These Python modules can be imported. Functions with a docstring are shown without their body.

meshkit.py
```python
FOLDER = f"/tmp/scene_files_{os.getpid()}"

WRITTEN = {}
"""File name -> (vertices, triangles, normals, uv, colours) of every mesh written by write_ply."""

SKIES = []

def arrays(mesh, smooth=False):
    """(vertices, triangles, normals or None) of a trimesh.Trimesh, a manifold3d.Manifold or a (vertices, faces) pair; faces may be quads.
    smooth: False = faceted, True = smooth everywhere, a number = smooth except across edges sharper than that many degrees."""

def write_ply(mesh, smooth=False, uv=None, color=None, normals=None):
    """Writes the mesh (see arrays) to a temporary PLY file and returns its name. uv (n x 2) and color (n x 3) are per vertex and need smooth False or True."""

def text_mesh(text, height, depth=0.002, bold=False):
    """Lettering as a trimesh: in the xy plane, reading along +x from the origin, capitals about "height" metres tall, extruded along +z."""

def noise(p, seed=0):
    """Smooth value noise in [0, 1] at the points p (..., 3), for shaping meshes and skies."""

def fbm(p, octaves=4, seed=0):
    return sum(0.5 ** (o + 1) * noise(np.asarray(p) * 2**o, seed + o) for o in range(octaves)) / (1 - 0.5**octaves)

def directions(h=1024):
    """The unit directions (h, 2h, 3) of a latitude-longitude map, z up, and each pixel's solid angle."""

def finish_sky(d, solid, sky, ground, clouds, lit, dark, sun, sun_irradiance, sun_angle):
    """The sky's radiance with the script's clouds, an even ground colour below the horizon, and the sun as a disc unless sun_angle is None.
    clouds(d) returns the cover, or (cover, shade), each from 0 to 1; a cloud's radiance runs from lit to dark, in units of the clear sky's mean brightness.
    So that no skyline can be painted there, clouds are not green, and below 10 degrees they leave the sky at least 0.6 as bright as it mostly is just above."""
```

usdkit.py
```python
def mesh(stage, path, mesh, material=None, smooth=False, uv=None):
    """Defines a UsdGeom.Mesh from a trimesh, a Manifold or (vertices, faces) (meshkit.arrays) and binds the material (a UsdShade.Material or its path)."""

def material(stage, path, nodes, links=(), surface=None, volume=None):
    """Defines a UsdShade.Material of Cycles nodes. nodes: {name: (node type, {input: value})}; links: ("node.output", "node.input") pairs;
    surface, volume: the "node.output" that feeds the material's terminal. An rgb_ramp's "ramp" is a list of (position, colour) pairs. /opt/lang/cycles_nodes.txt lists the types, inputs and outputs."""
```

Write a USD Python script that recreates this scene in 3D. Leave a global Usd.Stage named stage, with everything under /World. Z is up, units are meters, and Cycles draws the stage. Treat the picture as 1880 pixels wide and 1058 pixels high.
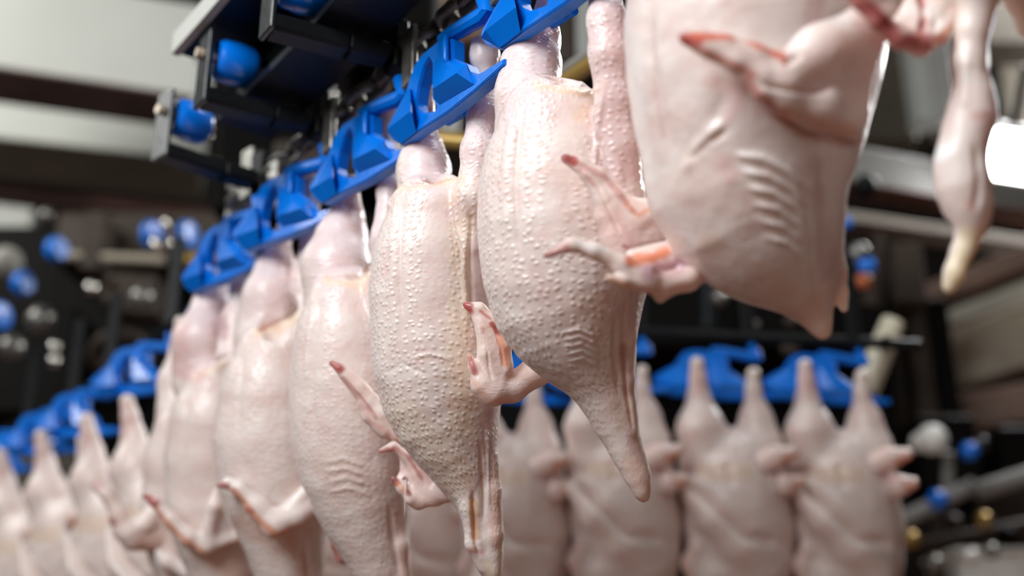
import math, random
import numpy as np, trimesh, manifold3d, shapely.geometry as sg
import usdkit, meshkit
from pxr import Usd, UsdGeom, UsdLux, UsdShade, Gf, Sdf, Vt

random.seed(7); RNG = np.random.default_rng(7)
stage = Usd.Stage.CreateInMemory()
UsdGeom.SetStageUpAxis(stage, 'Z'); UsdGeom.SetStageMetersPerUnit(stage, 1.0)
UsdGeom.Xform.Define(stage, '/World'); UsdGeom.Scope.Define(stage, '/World/Looks')

# ------------------------------------------------------------------ camera, light, exposure
FPX, PITCH, CZ = 2157.0, math.radians(20), 1.5
CAM = np.array([0., 0., CZ])
Rv = np.array([1., 0, 0]); Fv = np.array([0, math.cos(PITCH), math.sin(PITCH)]); Uv = np.array([0, -math.sin(PITCH), math.cos(PITCH)])
cam = UsdGeom.Camera.Define(stage, '/World/camera')
cam.AddTransformOp().Set(Gf.Matrix4d(*[*Rv, 0, *Uv, 0, *(-Fv), 0, *CAM, 1]))
cam.CreateHorizontalApertureAttr(36.0); cam.CreateVerticalApertureAttr(36.0 * 1058 / 1880)
cam.CreateFocalLengthAttr(36.0 * FPX / 1880); cam.CreateFStopAttr(1.6); cam.CreateFocusDistanceAttr(1.36)
cam.CreateClippingRangeAttr(Gf.Vec2f(0.05, 60)); cam.CreateExposureAttr(0.55)
cam.GetPrim().SetCustomDataByKey('kind', 'helper')

def rect_light(name, pos, target, w, h, power, color=(1, 1, 1)):
    L = UsdLux.RectLight.Define(stage, '/World/' + name)
    z = np.array(pos, float) - np.array(target, float); z /= np.linalg.norm(z)
    x = np.cross([0, 1, 0.01], z); x /= np.linalg.norm(x); y = np.cross(z, x)
    L.AddTransformOp().Set(Gf.Matrix4d(*[*x, 0, *y, 0, *z, 0, *map(float, pos), 1]))
    L.CreateWidthAttr(w); L.CreateHeightAttr(h); L.CreateIntensityAttr(power); L.CreateColorAttr(Gf.Vec3f(*color)); L.CreateNormalizeAttr(False)
    return L
rect_light('ceiling_lamp', (-1.3, -0.5, 3.15), (0.6, 1.0, 2.0), 1.4, 1.0, 13.5, (0.975, 0.985, 1.0))     # key: lamp row above and left of the line
rect_light('ceiling_lamp_001', (2.75, 4.7, 4.7), (0, 1.6, 2.0), 1.2, 0.6, 70.0, (1.0, 1.0, 1.0))           # lamp behind and right: the rims
rect_light('ceiling_lamp_002', (-3.4, 2.2, 4.2), (-2.4, 5.0, 3.6), 1.4, 0.6, 27.0, (1, 1, 0.97))           # unseen lamp added to brighten the overhead beams at left
rect_light('ceiling_lamp_003', (0.9, 1.9, 4.6), (0.8, 2.7, 1.8), 1.0, 0.5, 9.0, (0.96, 0.98, 1.0))        # unseen lamp added to light the back row
dome = UsdLux.DomeLight.Define(stage, '/World/ambient_light'); dome.CreateIntensityAttr(0.05); dome.CreateColorAttr(Gf.Vec3f(1, 0.92, 0.86))

# ------------------------------------------------------------------ helpers
USED = {}
def path_of(name, parent=None):
    base = (str(parent.GetPath()) if parent else '/World') + '/'
    n = USED.get(base + name, 0); USED[base + name] = n + 1
    return base + name + (f'_{n:03d}' if n else '')
def tag(p, label=None, cat=None, group=None, kind=None):
    for k, v in (('label', label), ('category', cat), ('group', group), ('kind', kind)):
        if v: p.SetCustomDataByKey(k, v)
    return p
def thing(name, label, cat, loc=(0, 0, 0), group=None, M=None, kind=None):
    x = UsdGeom.Xform.Define(stage, path_of(name))
    m = Gf.Matrix4d(*M) if M is not None else Gf.Matrix4d(1).SetTranslate(Gf.Vec3d(*map(float, loc)))
    x.AddTransformOp().Set(m)
    return tag(x.GetPrim(), label, cat, group, kind)
def obj(name, mesh, mat, parent=None, smooth=35, tints=None, label=None, cat=None, group=None, kind=None):
    g = usdkit.mesh(stage, path_of(name, parent), mesh, MAT[mat], smooth=smooth)
    if tints is not None:
        pv = UsdGeom.PrimvarsAPI(g)
        pv.CreatePrimvar('tint', Sdf.ValueTypeNames.Color3fArray, 'vertex').Set(Vt.Vec3fArray.FromNumpy(tints[0].astype(np.float32)))
        pv.CreatePrimvar('skin_grid', Sdf.ValueTypeNames.Vector3fArray, 'vertex').Set(Vt.Vec3fArray.FromNumpy(tints[2].astype(np.float32)))
        pv.CreatePrimvar('pimple', Sdf.ValueTypeNames.FloatArray, 'vertex').Set(Vt.FloatArray.FromNumpy(tints[1].astype(np.float32)))
    return tag(g.GetPrim(), label, cat, group, kind)
def dup(src, M, label, group=None):
    x = UsdGeom.Xform.Define(stage, path_of(src.GetName().rstrip('0123456789').rstrip('_')))
    was = src.GetCustomData()
    x.GetPrim().GetReferences().AddInternalReference(src.GetPath()); x.GetPrim().SetInstanceable(True)
    (x.GetTransformOp() or x.AddTransformOp()).Set(Gf.Matrix4d(*M) if not isinstance(M, Gf.Matrix4d) else M)
    return tag(x.GetPrim(), label, was.get('category'), group or was.get('group'))
def at(px, py, d):
    return CAM + d * (Fv + (px - 940) / FPX * Rv - (py - 529) / FPX * Uv)
def to_px(P):
    q = np.asarray(P, float) - CAM; d = q @ Fv
    return 940 + FPX * (q @ Rv) / d, 529 - FPX * (q @ Uv) / d, d
def cat_(ms): return trimesh.util.concatenate([m for m in ms if m is not None])
def tm(man):
    m = man.to_mesh(); return trimesh.Trimesh(m.vert_properties[:, :3], m.tri_verts, process=False)
def hull(pts): return trimesh.convex.convex_hull(np.asarray(pts, float))
def frame(z, x=None):
    z = np.array(z, float); z /= np.linalg.norm(z)
    x = np.array([1, 0, 0.]) if x is None and abs(z[0]) < .9 else (np.array([0, 1, 0.]) if x is None else np.array(x, float))
    x = x - z * (x @ z); x /= np.linalg.norm(x); return np.stack([x, np.cross(z, x), z], 1)
def tube(pts, r, n=14, caps=True):
    pts = np.array(pts, float); r = np.broadcast_to(r, len(pts)); rings = []
    up = None
    for i, p in enumerate(pts):
        t = pts[min(i + 1, len(pts) - 1)] - pts[max(i - 1, 0)]
        R = frame(t, up); up = R[:, 0]
        a = np.arange(n) * 2 * math.pi / n
        rings.append(p + r[i] * (np.cos(a)[:, None] * R[:, 0] + np.sin(a)[:, None] * R[:, 1]))
    v = np.vstack(rings); f = []
    for i in range(len(pts) - 1):
        for k in range(n):
            a, b = i * n + k, i * n + (k + 1) % n; f += [[a, b, b + n], [a, b + n, a + n]]
    if caps:
        v = np.vstack([v, pts[0], pts[-1]]); c0, c1 = len(v) - 2, len(v) - 1; o = (len(pts) - 1) * n
        for k in range(n): f += [[c0, (k + 1) % n, k], [c1, o + k, o + (k + 1) % n]]
    return trimesh.Trimesh(v, f, process=False)
def rbox(size, bev=0.003, T=None):
    s = np.array(size) / 2; b = min(bev, s.min() * .45)
    pts = [[sx * (s[0] - (b if a != 0 else 0)), sy * (s[1] - (b if a != 1 else 0)), sz * (s[2] - (b if a != 2 else 0))] for sx in (-1, 1) for sy in (-1, 1) for sz in (-1, 1) for a in range(3)]
    m = hull(pts)
    if T is not None: m.apply_transform(T)
    return m
def place(R=None, t=(0, 0, 0)):
    T = np.eye(4); T[:3, 3] = t
    if R is not None: T[:3, :3] = R
    return T
def bar(a, b, w, h, up=(0, 0, 1), bev=0.004):
    """box from a to b, w across, h along up"""
    a, b = np.array(a, float), np.array(b, float); z = b - a; L = np.linalg.norm(z); z = z / L
    y = np.array(up, float); y = y - z * (y @ z); y /= np.linalg.norm(y); x = np.cross(y, z)
    return rbox((w, h, L), bev, place(np.stack([x, y, z], 1), (a + b) / 2))
def lathe(prof, n=24):
    return trimesh.creation.revolve(np.array(prof, float), sections=n)

# ------------------------------------------------------------------ materials
MAT = {}
def mat(name, color, rough=.5, metal=0., noise=0., nscale=6., bump=0., bscale=40., spec=.5, coat=0., emit=0., dark=None):
    n = {'p': ('principled_bsdf', {'base_color': color, 'roughness': rough, 'metallic': metal, 'specular_ior_level': spec, 'coat_weight': coat})}
    l = []
    if emit: n['p'][1].update(emission_color=color, emission_strength=emit)
    if noise or bump: n['tc'] = ('texture_coordinate', {})
    if noise:
        d = dark or tuple(c * (1 - noise) for c in color)
        n['n'] = ('noise_texture', {'scale': nscale, 'detail': 5.0, 'roughness': .6}); n['r'] = ('rgb_ramp', {'ramp': [(0.3, d), (0.7, color)]})
        l += [('tc.object', 'n.vector'), ('n.fac', 'r.fac'), ('r.color', 'p.base_color')]
    if bump:
        n['bn'] = ('noise_texture', {'scale': bscale, 'detail': 3.0}); n['b'] = ('bump', {'strength': bump, 'distance': .004})
        l += [('tc.object', 'bn.vector'), ('bn.fac', 'b.height'), ('b.normal', 'p.normal')]
    MAT[name] = usdkit.material(stage, '/World/Looks/' + name, n, l, surface='p.BSDF')
mat('blue_plastic', (0.0, 0.165, 0.70), .34, noise=.12, nscale=9, bump=.10, bscale=90, spec=.3, coat=.1)
mat('blue_roller', (0.0, 0.17, 0.75), .28, coat=.3)
mat('black_steel', (.008, .009, .010), .42, spec=.14, noise=.4, nscale=14, bump=.25, bscale=60)
mat('bracket_steel', (.016, .021, .023), .34, noise=.4, nscale=20, bump=.2, bscale=70)
mat('chain_steel', (.34, .33, .30), .38, .8, noise=.6, nscale=30, bump=.3, bscale=80)
mat('bright_steel', (.70, .68, .62), .22, 1.0)
mat('cream_bolt', (.62, .52, .40), .4, .3)
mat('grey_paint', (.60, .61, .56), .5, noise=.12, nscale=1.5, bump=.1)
mat('shade_grey_paint', (.36, .35, .30), .6, noise=.25, nscale=2)  # darker copy of the grey paint, underside shade put into the colour
mat('brown_paint', (.24, .165, .15), .6, noise=.4, nscale=4)  # brown beam paint with the underside shade mixed into its colour
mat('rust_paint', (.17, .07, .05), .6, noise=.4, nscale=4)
mat('steel_grey', (.24, .235, .22), .5, .0, noise=.25, nscale=3)
mat('post_grey', (.30, .31, .285), .5, .2, noise=.2, nscale=3)
mat('beige_panel', (.34, .295, .22), .6, noise=.2, nscale=2)
mat('brown_beam', (.16, .09, .06), .6, noise=.4, nscale=4)
mat('dark_wall', (.030, .022, .017), .8, noise=.5, nscale=1.2)
mat('dark_ceiling', (.05, .045, .04), .8, noise=.3, nscale=1.0)
mat('floor_tiles', (.24, .13, .09), .45, noise=.3, nscale=2)
mat('machine_black', (.0045, .0038, .0032), .6, spec=.06, noise=.5, nscale=5)
mat('machine_brown', (.055, .040, .029), .55, spec=.2, noise=.5, nscale=6)
mat('cream_tube', (.70, .66, .50), .4)
mat('brass_rod', (.42, .27, .07), .35, .5)
mat('white_plastic', (.82, .80, .74), .35)
mat('orange_plastic', (.45, .12, .04), .4)
mat('lamp_glow', (1, 1, 1), .5, emit=14.)
mat('olive_panel', (.075, .063, .046), .7, noise=.4, nscale=2, spec=.2)
mat('water', (.75, .72, .70), .04, spec=.9, coat=1.0)  # pale glossy finish for the added beads that make rim glints
mat('far_skin', (.66, .52, .47), .45, noise=.2, nscale=12)

def skin_material(name, bump=1.0, rough=.42, wet=.26):
    N = {'tc': ('texture_coordinate', {}), 'at': ('attribute', {'attribute': 'tint'}), 'pm': ('attribute', {'attribute': 'pimple'}),
         'n1': ('noise_texture', {'scale': 26., 'detail': 4., 'roughness': .6}), 'r1': ('rgb_ramp', {'ramp': [(.34, (.95, .88, .865)), (.55, (1, 1, 1)), (.75, (1.0, .97, .93))]}),
         'm1': ('mix_color', {'blend_type': 'multiply', 'fac': 1.0}),
         'wn': ('noise_texture', {'scale': 55., 'detail': 1.}), 'wm': ('mix_vector', {'fac': .006}),
         'uv': ('attribute', {'attribute': 'skin_grid'}), 'v': ('voronoi_texture', {'dimensions': '2D', 'scale': 122., 'randomness': .62, 'feature': 'f1'}),
         'dome': ('map_range', {'range_type': 'smoothstep', 'from_min': .39, 'from_max': .03, 'to_min': 0., 'to_max': 1.}),
         'dm': ('math', {'math_type': 'multiply'}),
         'pale': ('mix_color', {'blend_type': 'mix', 'b': (.90, .80, .73)}), 'pf': ('math', {'math_type': 'multiply', 'value2': .22}),
         'n2': ('noise_texture', {'scale': 260., 'detail': 3.}), 'n3': ('noise_texture', {'scale': 70., 'detail': 3.}),
         'b1': ('bump', {'strength': .62 * bump, 'distance': .0013}), 'b2': ('bump', {'strength': .16, 'distance': .0015}), 'b3': ('bump', {'strength': .22, 'distance': .004}),
         'p': ('principled_bsdf', {'roughness': rough, 'subsurface_weight': .22, 'subsurface_scale': .006, 'subsurface_radius': (1., .38, .22), 'specular_ior_level': .5, 'coat_weight': wet, 'coat_roughness': .22})}
    Lk = [('tc.object', 'n1.vector'), ('n1.fac', 'r1.fac'), ('at.color', 'm1.a'), ('r1.color', 'm1.b'),
          ('tc.object', 'wn.vector'), ('uv.vector', 'wm.a'), ('wn.color', 'wm.b'), ('wm.result', 'v.vector'), ('v.distance', 'dome.value'),
          ('dome.result', 'dm.value1'), ('pm.fac', 'dm.value2'), ('dm.value', 'pf.value1'), ('m1.result', 'pale.a'), ('pf.value', 'pale.fac'), ('pale.result', 'p.base_color'),
          ('tc.object', 'n2.vector'), ('tc.object', 'n3.vector'), ('n3.fac', 'b3.height'), ('b3.normal', 'b2.normal'), ('n2.fac', 'b2.height'), ('b2.normal', 'b1.normal'), ('dm.value', 'b1.height'), ('b1.normal', 'p.normal'), ('b1.normal', 'p.coat_normal')]
    MAT[name] = usdkit.material(stage, '/World/Looks/' + name, N, Lk, surface='p.BSDF')
skin_material('chicken_skin')

# ------------------------------------------------------------------ implicit modelling of the carcasses
def surface_nets(S, o, h):
    neg = S < 0
    c = np.zeros(tuple(np.array(S.shape) - 1), np.int8)
    for i, j, k in np.ndindex(2, 2, 2): c += neg[i:S.shape[0] - 1 + i, j:S.shape[1] - 1 + j, k:S.shape[2] - 1 + k]
    act = (c > 0) & (c < 8); idx = -np.ones(c.shape, np.int64); cells = np.argwhere(act); idx[act] = np.arange(len(cells))
    val = {t: S[cells[:, 0] + t[0], cells[:, 1] + t[1], cells[:, 2] + t[2]] for t in np.ndindex(2, 2, 2)}
    acc = np.zeros((len(cells), 3)); cnt = np.zeros(len(cells))
    for a in np.ndindex(2, 2, 2):
        for ax in range(3):
            if a[ax]: continue
            b = list(a); b[ax] = 1; b = tuple(b); va, vb = val[a], val[b]; m = (va < 0) != (vb < 0)
            t = np.where(m, va / np.where(m, va - vb, 1), 0)
            p = np.array(a, float)[None].repeat(len(cells), 0); p[:, ax] += t
            acc[m] += p[m]; cnt += m
    v = o + h * (cells + acc / cnt[:, None]); faces = []
    for ax in range(3):
        u, w = (ax + 1) % 3, (ax + 2) % 3
        s0 = [slice(1, -1)] * 3; s1 = [slice(1, -1)] * 3; s0[ax] = slice(0, -1); s1[ax] = slice(1, None)
        e0, e1 = neg[tuple(s0)], neg[tuple(s1)]; off = np.array([1, 1, 1]); off[ax] = 0
        for flip, mk in ((0, e0 & ~e1), (1, ~e0 & e1)):
            q = np.argwhere(mk) + off
            if not len(q): continue
            def cell(du, dw):
                r = q.copy(); r[:, u] -= du; r[:, w] -= dw; return idx[r[:, 0], r[:, 1], r[:, 2]]
            Q = np.stack([cell(0, 0), cell(1, 0), cell(1, 1), cell(0, 1)], 1)
            if flip: Q = Q[:, ::-1]
            faces += [Q[:, [0, 1, 2]], Q[:, [0, 2, 3]]]
    return trimesh.Trimesh(v, np.vstack(faces), process=False)

def sd_cone(P, a, b, ra, rb):
    ba = b - a; l2 = ba @ ba
    if l2 < 1e-10: return np.linalg.norm(P - a, axis=-1) - max(ra, rb)
    pa = P - a; t = np.clip((pa @ ba) / l2, 0, 1)
    return np.linalg.norm(pa - t[..., None] * ba, axis=-1) - (ra + (rb - ra) * t)
def sd_tri(P, a, b, c, r):
    n = np.cross(b - a, c - a); n = n / np.linalg.norm(n); d = None
    for s, e in ((a, b), (b, c), (c, a)):
        q = sd_cone(P, s, e, 0, 0); d = q if d is None else np.minimum(d, q)
    ins = np.ones(P.shape[:-1], bool)
    for s, e in ((a, b), (b, c), (c, a)): ins &= ((P - s) @ np.cross(n, e - s)) >= 0
    return np.where(ins, np.abs((P - a) @ n), d) - r
def build_field(prims, h, cuts=()):
    """prims: ('c', a, b, ra, rb, k) or ('t', a, b, c, r, k), smooth union in turn. cuts: prims that are taken away."""
    lo = np.min([np.min([q - max(p[3], p[4]) for q in p[1:3]] if p[0] == 'c' else [q - p[4] for q in p[1:4]], axis=0) for p in prims], axis=0) - 4 * h
    hi = np.max([np.max([q + max(p[3], p[4]) for q in p[1:3]] if p[0] == 'c' else [q + p[4] for q in p[1:4]], axis=0) for p in prims], axis=0) + 4 * h
    n = np.ceil((hi - lo) / h).astype(int) + 1
    ax = [(lo[i] + h * np.arange(n[i])).astype(np.float32) for i in range(3)]
    D = np.full(n, .08, np.float32)
    def sub(p, pad):
        pts, r = (p[1:3], max(p[3], p[4])) if p[0] == 'c' else (p[1:4], p[4])
        a = np.clip(np.floor((np.min(pts, axis=0) - r - pad - lo) / h).astype(int), 0, n - 1); b = np.clip(np.ceil((np.max(pts, axis=0) + r + pad - lo) / h).astype(int) + 1, 1, n)
        sl = tuple(slice(a[i], b[i]) for i in range(3))
        P = np.stack(np.meshgrid(*[ax[i][sl[i]] for i in range(3)], indexing='ij'), -1)
        f32 = [np.asarray(q, np.float32) for q in (p[1:3] if p[0] == 'c' else p[1:4])]
        return sl, (sd_cone(P, *f32, p[3], p[4]) if p[0] == 'c' else sd_tri(P, *f32, p[4]))
    for p in prims:
        k = p[5]; sl, d = sub(p, k + 3 * h); A = D[sl]
        hh = np.maximum(k - np.abs(A - d), 0) / k
        D[sl] = np.minimum(A, d) - hh * hh * k * .25
    for p in cuts:
        k = p[5]; sl, d = sub(p, k + 3 * h); A = D[sl]; d = -d
        hh = np.maximum(k - np.abs(A - d), 0) / k
        D[sl] = np.maximum(A, d) + hh * hh * k * .25
    return D, lo, h

SKIN = np.array([.82, .715, .67]); PINK = np.array([.74, .47, .44]); RED = np.array([.36, .045, .04]); BLOOD = np.array([.20, .02, .02])
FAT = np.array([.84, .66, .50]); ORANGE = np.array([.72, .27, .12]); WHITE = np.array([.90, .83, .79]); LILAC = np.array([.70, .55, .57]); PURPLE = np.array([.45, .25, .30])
BONE = np.array([.80, .70, .55])

def seg_dist(x, y, poly):
    best = np.full(x.shape, 1e9); tt = np.zeros(x.shape); L = 0.
    ln = [math.dist(poly[i], poly[i + 1]) for i in range(len(poly) - 1)]; tot = sum(ln) or 1
    for i in range(len(poly) - 1):
        (ax, ay), (bx, by) = poly[i], poly[i + 1]; dx, dy = bx - ax, by - ay
        t = np.clip(((x - ax) * dx + (y - ay) * dy) / max(dx * dx + dy * dy, 1e-9), 0, 1)
        d = np.hypot(x - ax - t * dx, y - ay - t * dy); m = d < best
        best = np.where(m, d, best); tt = np.where(m, (L + t * ln[i]) / tot, tt); L += ln[i]
    return best, tt
def smooth01(t): t = np.clip(t, 0, 1); return t * t * (3 - 2 * t)

class Carcass:
    """A carcass laid out from joints; each joint (x, y, radius, depth offset) is a line of sight at the bird's own distance, radius in the same measure."""
    def __init__(s, d, h): s.d, s.h = d, h
    def J(s, q):
        d = s.d + (q[3] if len(q) > 3 else 0); return at(q[0], q[1], d), q[2] * d / FPX
    def chain(s, pts, k):
        J = [s.J(q) for q in pts]; k = k * s.d / FPX
        return [('c', J[i][0], J[i + 1][0], J[i][1], J[i + 1][1], k) for i in range(len(J) - 1)]
    def web(s, a, b, c, r, k=8):
        A, B, C = s.J((a[0], a[1], r, *a[2:])), s.J((b[0], b[1], r, *b[2:])), s.J((c[0], c[1], r, *c[2:]))
        return ('t', A[0], B[0], C[0], A[1], k * s.d / FPX)
    def mesh(s, prims, base, cuts=(), sculpt=(), paint=(), smoothz=(), pimple=1.0, tint=SKIN, noise=.0012, relax=3):
        D, o, h = build_field(prims, s.h, cuts)
        m = surface_nets(D, o, h)
        trimesh.smoothing.filter_taubin(m, lamb=.5, nu=.52, iterations=relax)
        v = np.array(m.vertices); _, f, n = meshkit.arrays(m, True)
        v = v + n * ((meshkit.fbm(v * 38, 3, seed=3) - .5) * 2 * noise)[:, None]
        def front():
            w = v - CAM; w /= np.linalg.norm(w, axis=1, keepdims=True); return smooth01(-(n * w).sum(1) * 3 + .35)
        x, y, dep = to_px(v); fr = front()
        for st in sculpt:
            poly, width, amp = st[:3]
            dd, t = seg_dist(x, y, poly); g = np.exp(-(dd / width) ** 2 * 2) * fr * np.clip(np.minimum(t, 1 - t) * 5 + .1, 0, 1)
            v = v + n * (amp * g)[:, None]
        col = np.repeat(np.array(tint)[None], len(v), 0); pim = np.full(len(v), float(pimple))
        lo = meshkit.fbm(v * 16, 3, seed=11)[:, None]; col = col * (1 - .07 * smooth01((lo - .45) * 4)) + .07 * smooth01((lo - .45) * 4) * PINK
        wob = (meshkit.noise(v * 160, 5) - .5)
        for poly, width, c, alpha in paint:
            dd, t = seg_dist(x, y, poly); g = (alpha * fr * smooth01(1.45 - dd / width + wob * .6))[:, None]; col = col * (1 - g) + g * np.array(c)
        for poly, width, level in smoothz:
            dd, t = seg_dist(x, y, poly); g = fr * smooth01(1.5 - dd / width); pim = pim * (1 - g) + g * level
        return trimesh.Trimesh(v - base, f, process=False), (col, pim, s.grid(v, prims))
    def grid(s, v, prims):
        """where each point lies on the skin: (way around the limb, way along it), for the rows of goose pimples"""
        best = np.full(len(v), 1e9); out = np.zeros((len(v), 3)); along = 0.; last = None
        for p in prims:
            if p[0] != 'c': continue
            _, a, b, ra, rb, k = p
            if last is None or np.abs(last - a).max() > 1e-9: z0 = a[2]; along = 10 * RNG.random() if last is not None else 0.; rc = max(ra, rb, .018) if last is not None else .062
            last = b; ba = b - a; L = np.linalg.norm(ba)
            if L < 1e-7: continue
            u = ba / L; w = v - a; t = np.clip(w @ u / L, -.3, 1.3) if True else 0; q = w - np.outer(w @ u, u)
            d = np.linalg.norm(w - np.outer(np.clip(t, 0, 1) * L, u), axis=1) - (ra + (rb - ra) * np.clip(t, 0, 1))
            e1 = -Fv - u * (-Fv @ u); e1 /= np.linalg.norm(e1); e2 = np.cross(u, e1); th = np.arctan2(q @ e2, q @ e1); m = d < best
            best[m] = d[m]; out[m, 0] = th[m] * rc; out[m, 1] = along - (v[m, 2] - z0) * 1.05
        return out

def make_carcass(label, d, h, torso, legs, wings=(), vent=None, sculpt=(), paint=(), smoothz=(), pimple=1.0, group=None, extra=(), base=None, k=26, wing_cuts=()):
    B = Carcass(d, h)
    base = at(*base, d) if base else at(torso[0][0], torso[0][1], d)
    t = thing('chicken_carcass', label, 'chicken', base, group)
    prims = []
    for ch in (torso if isinstance(torso[0], list) else [torso]): prims += B.chain(ch, k)
    for ch in legs: prims += B.chain(ch, 16)
    for e in extra: prims.append(B.web(*e[:3], e[3], 14))
    cuts = []
    if vent: cuts = B.chain(vent, 6)
    m, tn = B.mesh(prims, base, cuts, sculpt, paint, smoothz, pimple)
    obj('body', m, 'chicken_skin', t, True, tn)
    for w in wings:
        pr = []
        for ch in w['chains']: pr += B.chain(ch, w.get('k', 10))
        for e in w.get('webs', ()): pr.append(B.web(*e[:3], e[3], w.get('k', 10)))
        B.h = min(h, .0017) if d < 1.8 else h
        m, tn = B.mesh(pr, base, [c for ch in w.get('cuts', ()) for c in B.chain(ch, 4)], w.get('sculpt', ()), w.get('paint', ()), (), w.get('pimple', .25), w.get('tint', np.array([.82, .66, .61])), .0008, 2)
        B.h = h
        obj('wing', m, 'chicken_skin', t, True, tn)
    return t

# ================================================================== THE ROOM
def world_box(lo, hi): 
    m = trimesh.creation.box(extents=np.array(hi) - np.array(lo)); m.apply_translation((np.array(hi) + np.array(lo)) / 2); return m
def struct(name, mesh, m, label=None): return obj(name, mesh, m, None, False, kind='structure', label=label)
struct('floor', world_box((-6, -4, -.1), (6, 10.2, 0)), 'floor_tiles', 'red-brown tiled floor of the hall')
struct('wall_back', world_box((-6, 10.0, 0), (6, 10.2, 7)), 'dark_wall', 'dark back wall of the hall')
struct('wall_left', world_box((-6.2, -4, 0), (-6, 10.2, 7)), 'dark_wall', 'dark left wall of the hall')
struct('wall_right', world_box((6, -4, 0), (6.2, 10.2, 7)), 'dark_wall', 'dark right wall of the hall')
struct('ceiling', world_box((-6.2, -4, 7), (6.2, 10.2, 7.2)), 'dark_ceiling', 'dark ceiling of the hall')

# ================================================================== THE OVERHEAD LINE
# stations of the front line: hanging points read off the picture; they come out level (z 2.30 m) and 0.24 m apart
ST = [(1022, -140, 1.29), (818, 70, 1.47), (671, 208, 1.66), (533, 318, 1.85), (420, 408, 2.03), (359, 475, 2.2)]
A = [at(*p) for p in ST]
def tang(i):
    q = A[max(i - 1, 0)] - A[min(i + 1, len(A) - 1)]; q[2] = 0; return q / np.linalg.norm(q)
FR = []
for i in range(len(A)):
    T = tang(i); N = np.array([-T[1], T[0], 0.]); FR.append((A[i], T, N))          # N points to the right and back, away from the camera
def mat16(P, T, N): return [*T, 0, *N, 0, 0, 0, 1, 0, *P, 1]
P0, T0, N0 = FR[1]
def loc(px, py, off=0.0):
    """pixel -> the local frame (along the line, across it, up) of the station the pattern was taken from, on the plane across = off"""
    r = at(px, py, 1.) - CAM; s = ((P0 + N0 * off - CAM) @ N0) / (r @ N0); q = CAM + s * r - P0
    return np.array([q @ T0, q @ N0, q[2]])
def plate(poly, holes=(), t=.019, off=0., bev=.0025):
    """flat plate in the local x-z plane with chamfered rims"""
    P2 = sg.Polygon([loc(*p, off)[[0, 2]] for p in poly], [[loc(*p, off)[[0, 2]] for p in hl] for hl in holes]).buffer(.002).buffer(-.004).buffer(.002)
    def ext(pg, a, b):
        m = trimesh.creation.extrude_polygon(pg, b - a, engine='earcut'); v = m.vertices.copy()
        m.vertices = np.stack([v[:, 0], off + a + v[:, 2], v[:, 1]], 1); m.invert(); return m
    inner = P2.buffer(-bev)
    def man(m): m = m.copy(); m.merge_vertices(); return manifold3d.Manifold(manifold3d.Mesh(m.vertices.astype(np.float32), m.faces.astype(np.uint32)))
    layers = [ext(P2.buffer(-bev * s), bev * s0, t - bev * s0) for s, s0 in ((0, 1), (.5, .4), (1, 0))]
    out = man(layers[0])
    for q in layers[1:]: out = out + man(q)
    return tm(out)

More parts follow.
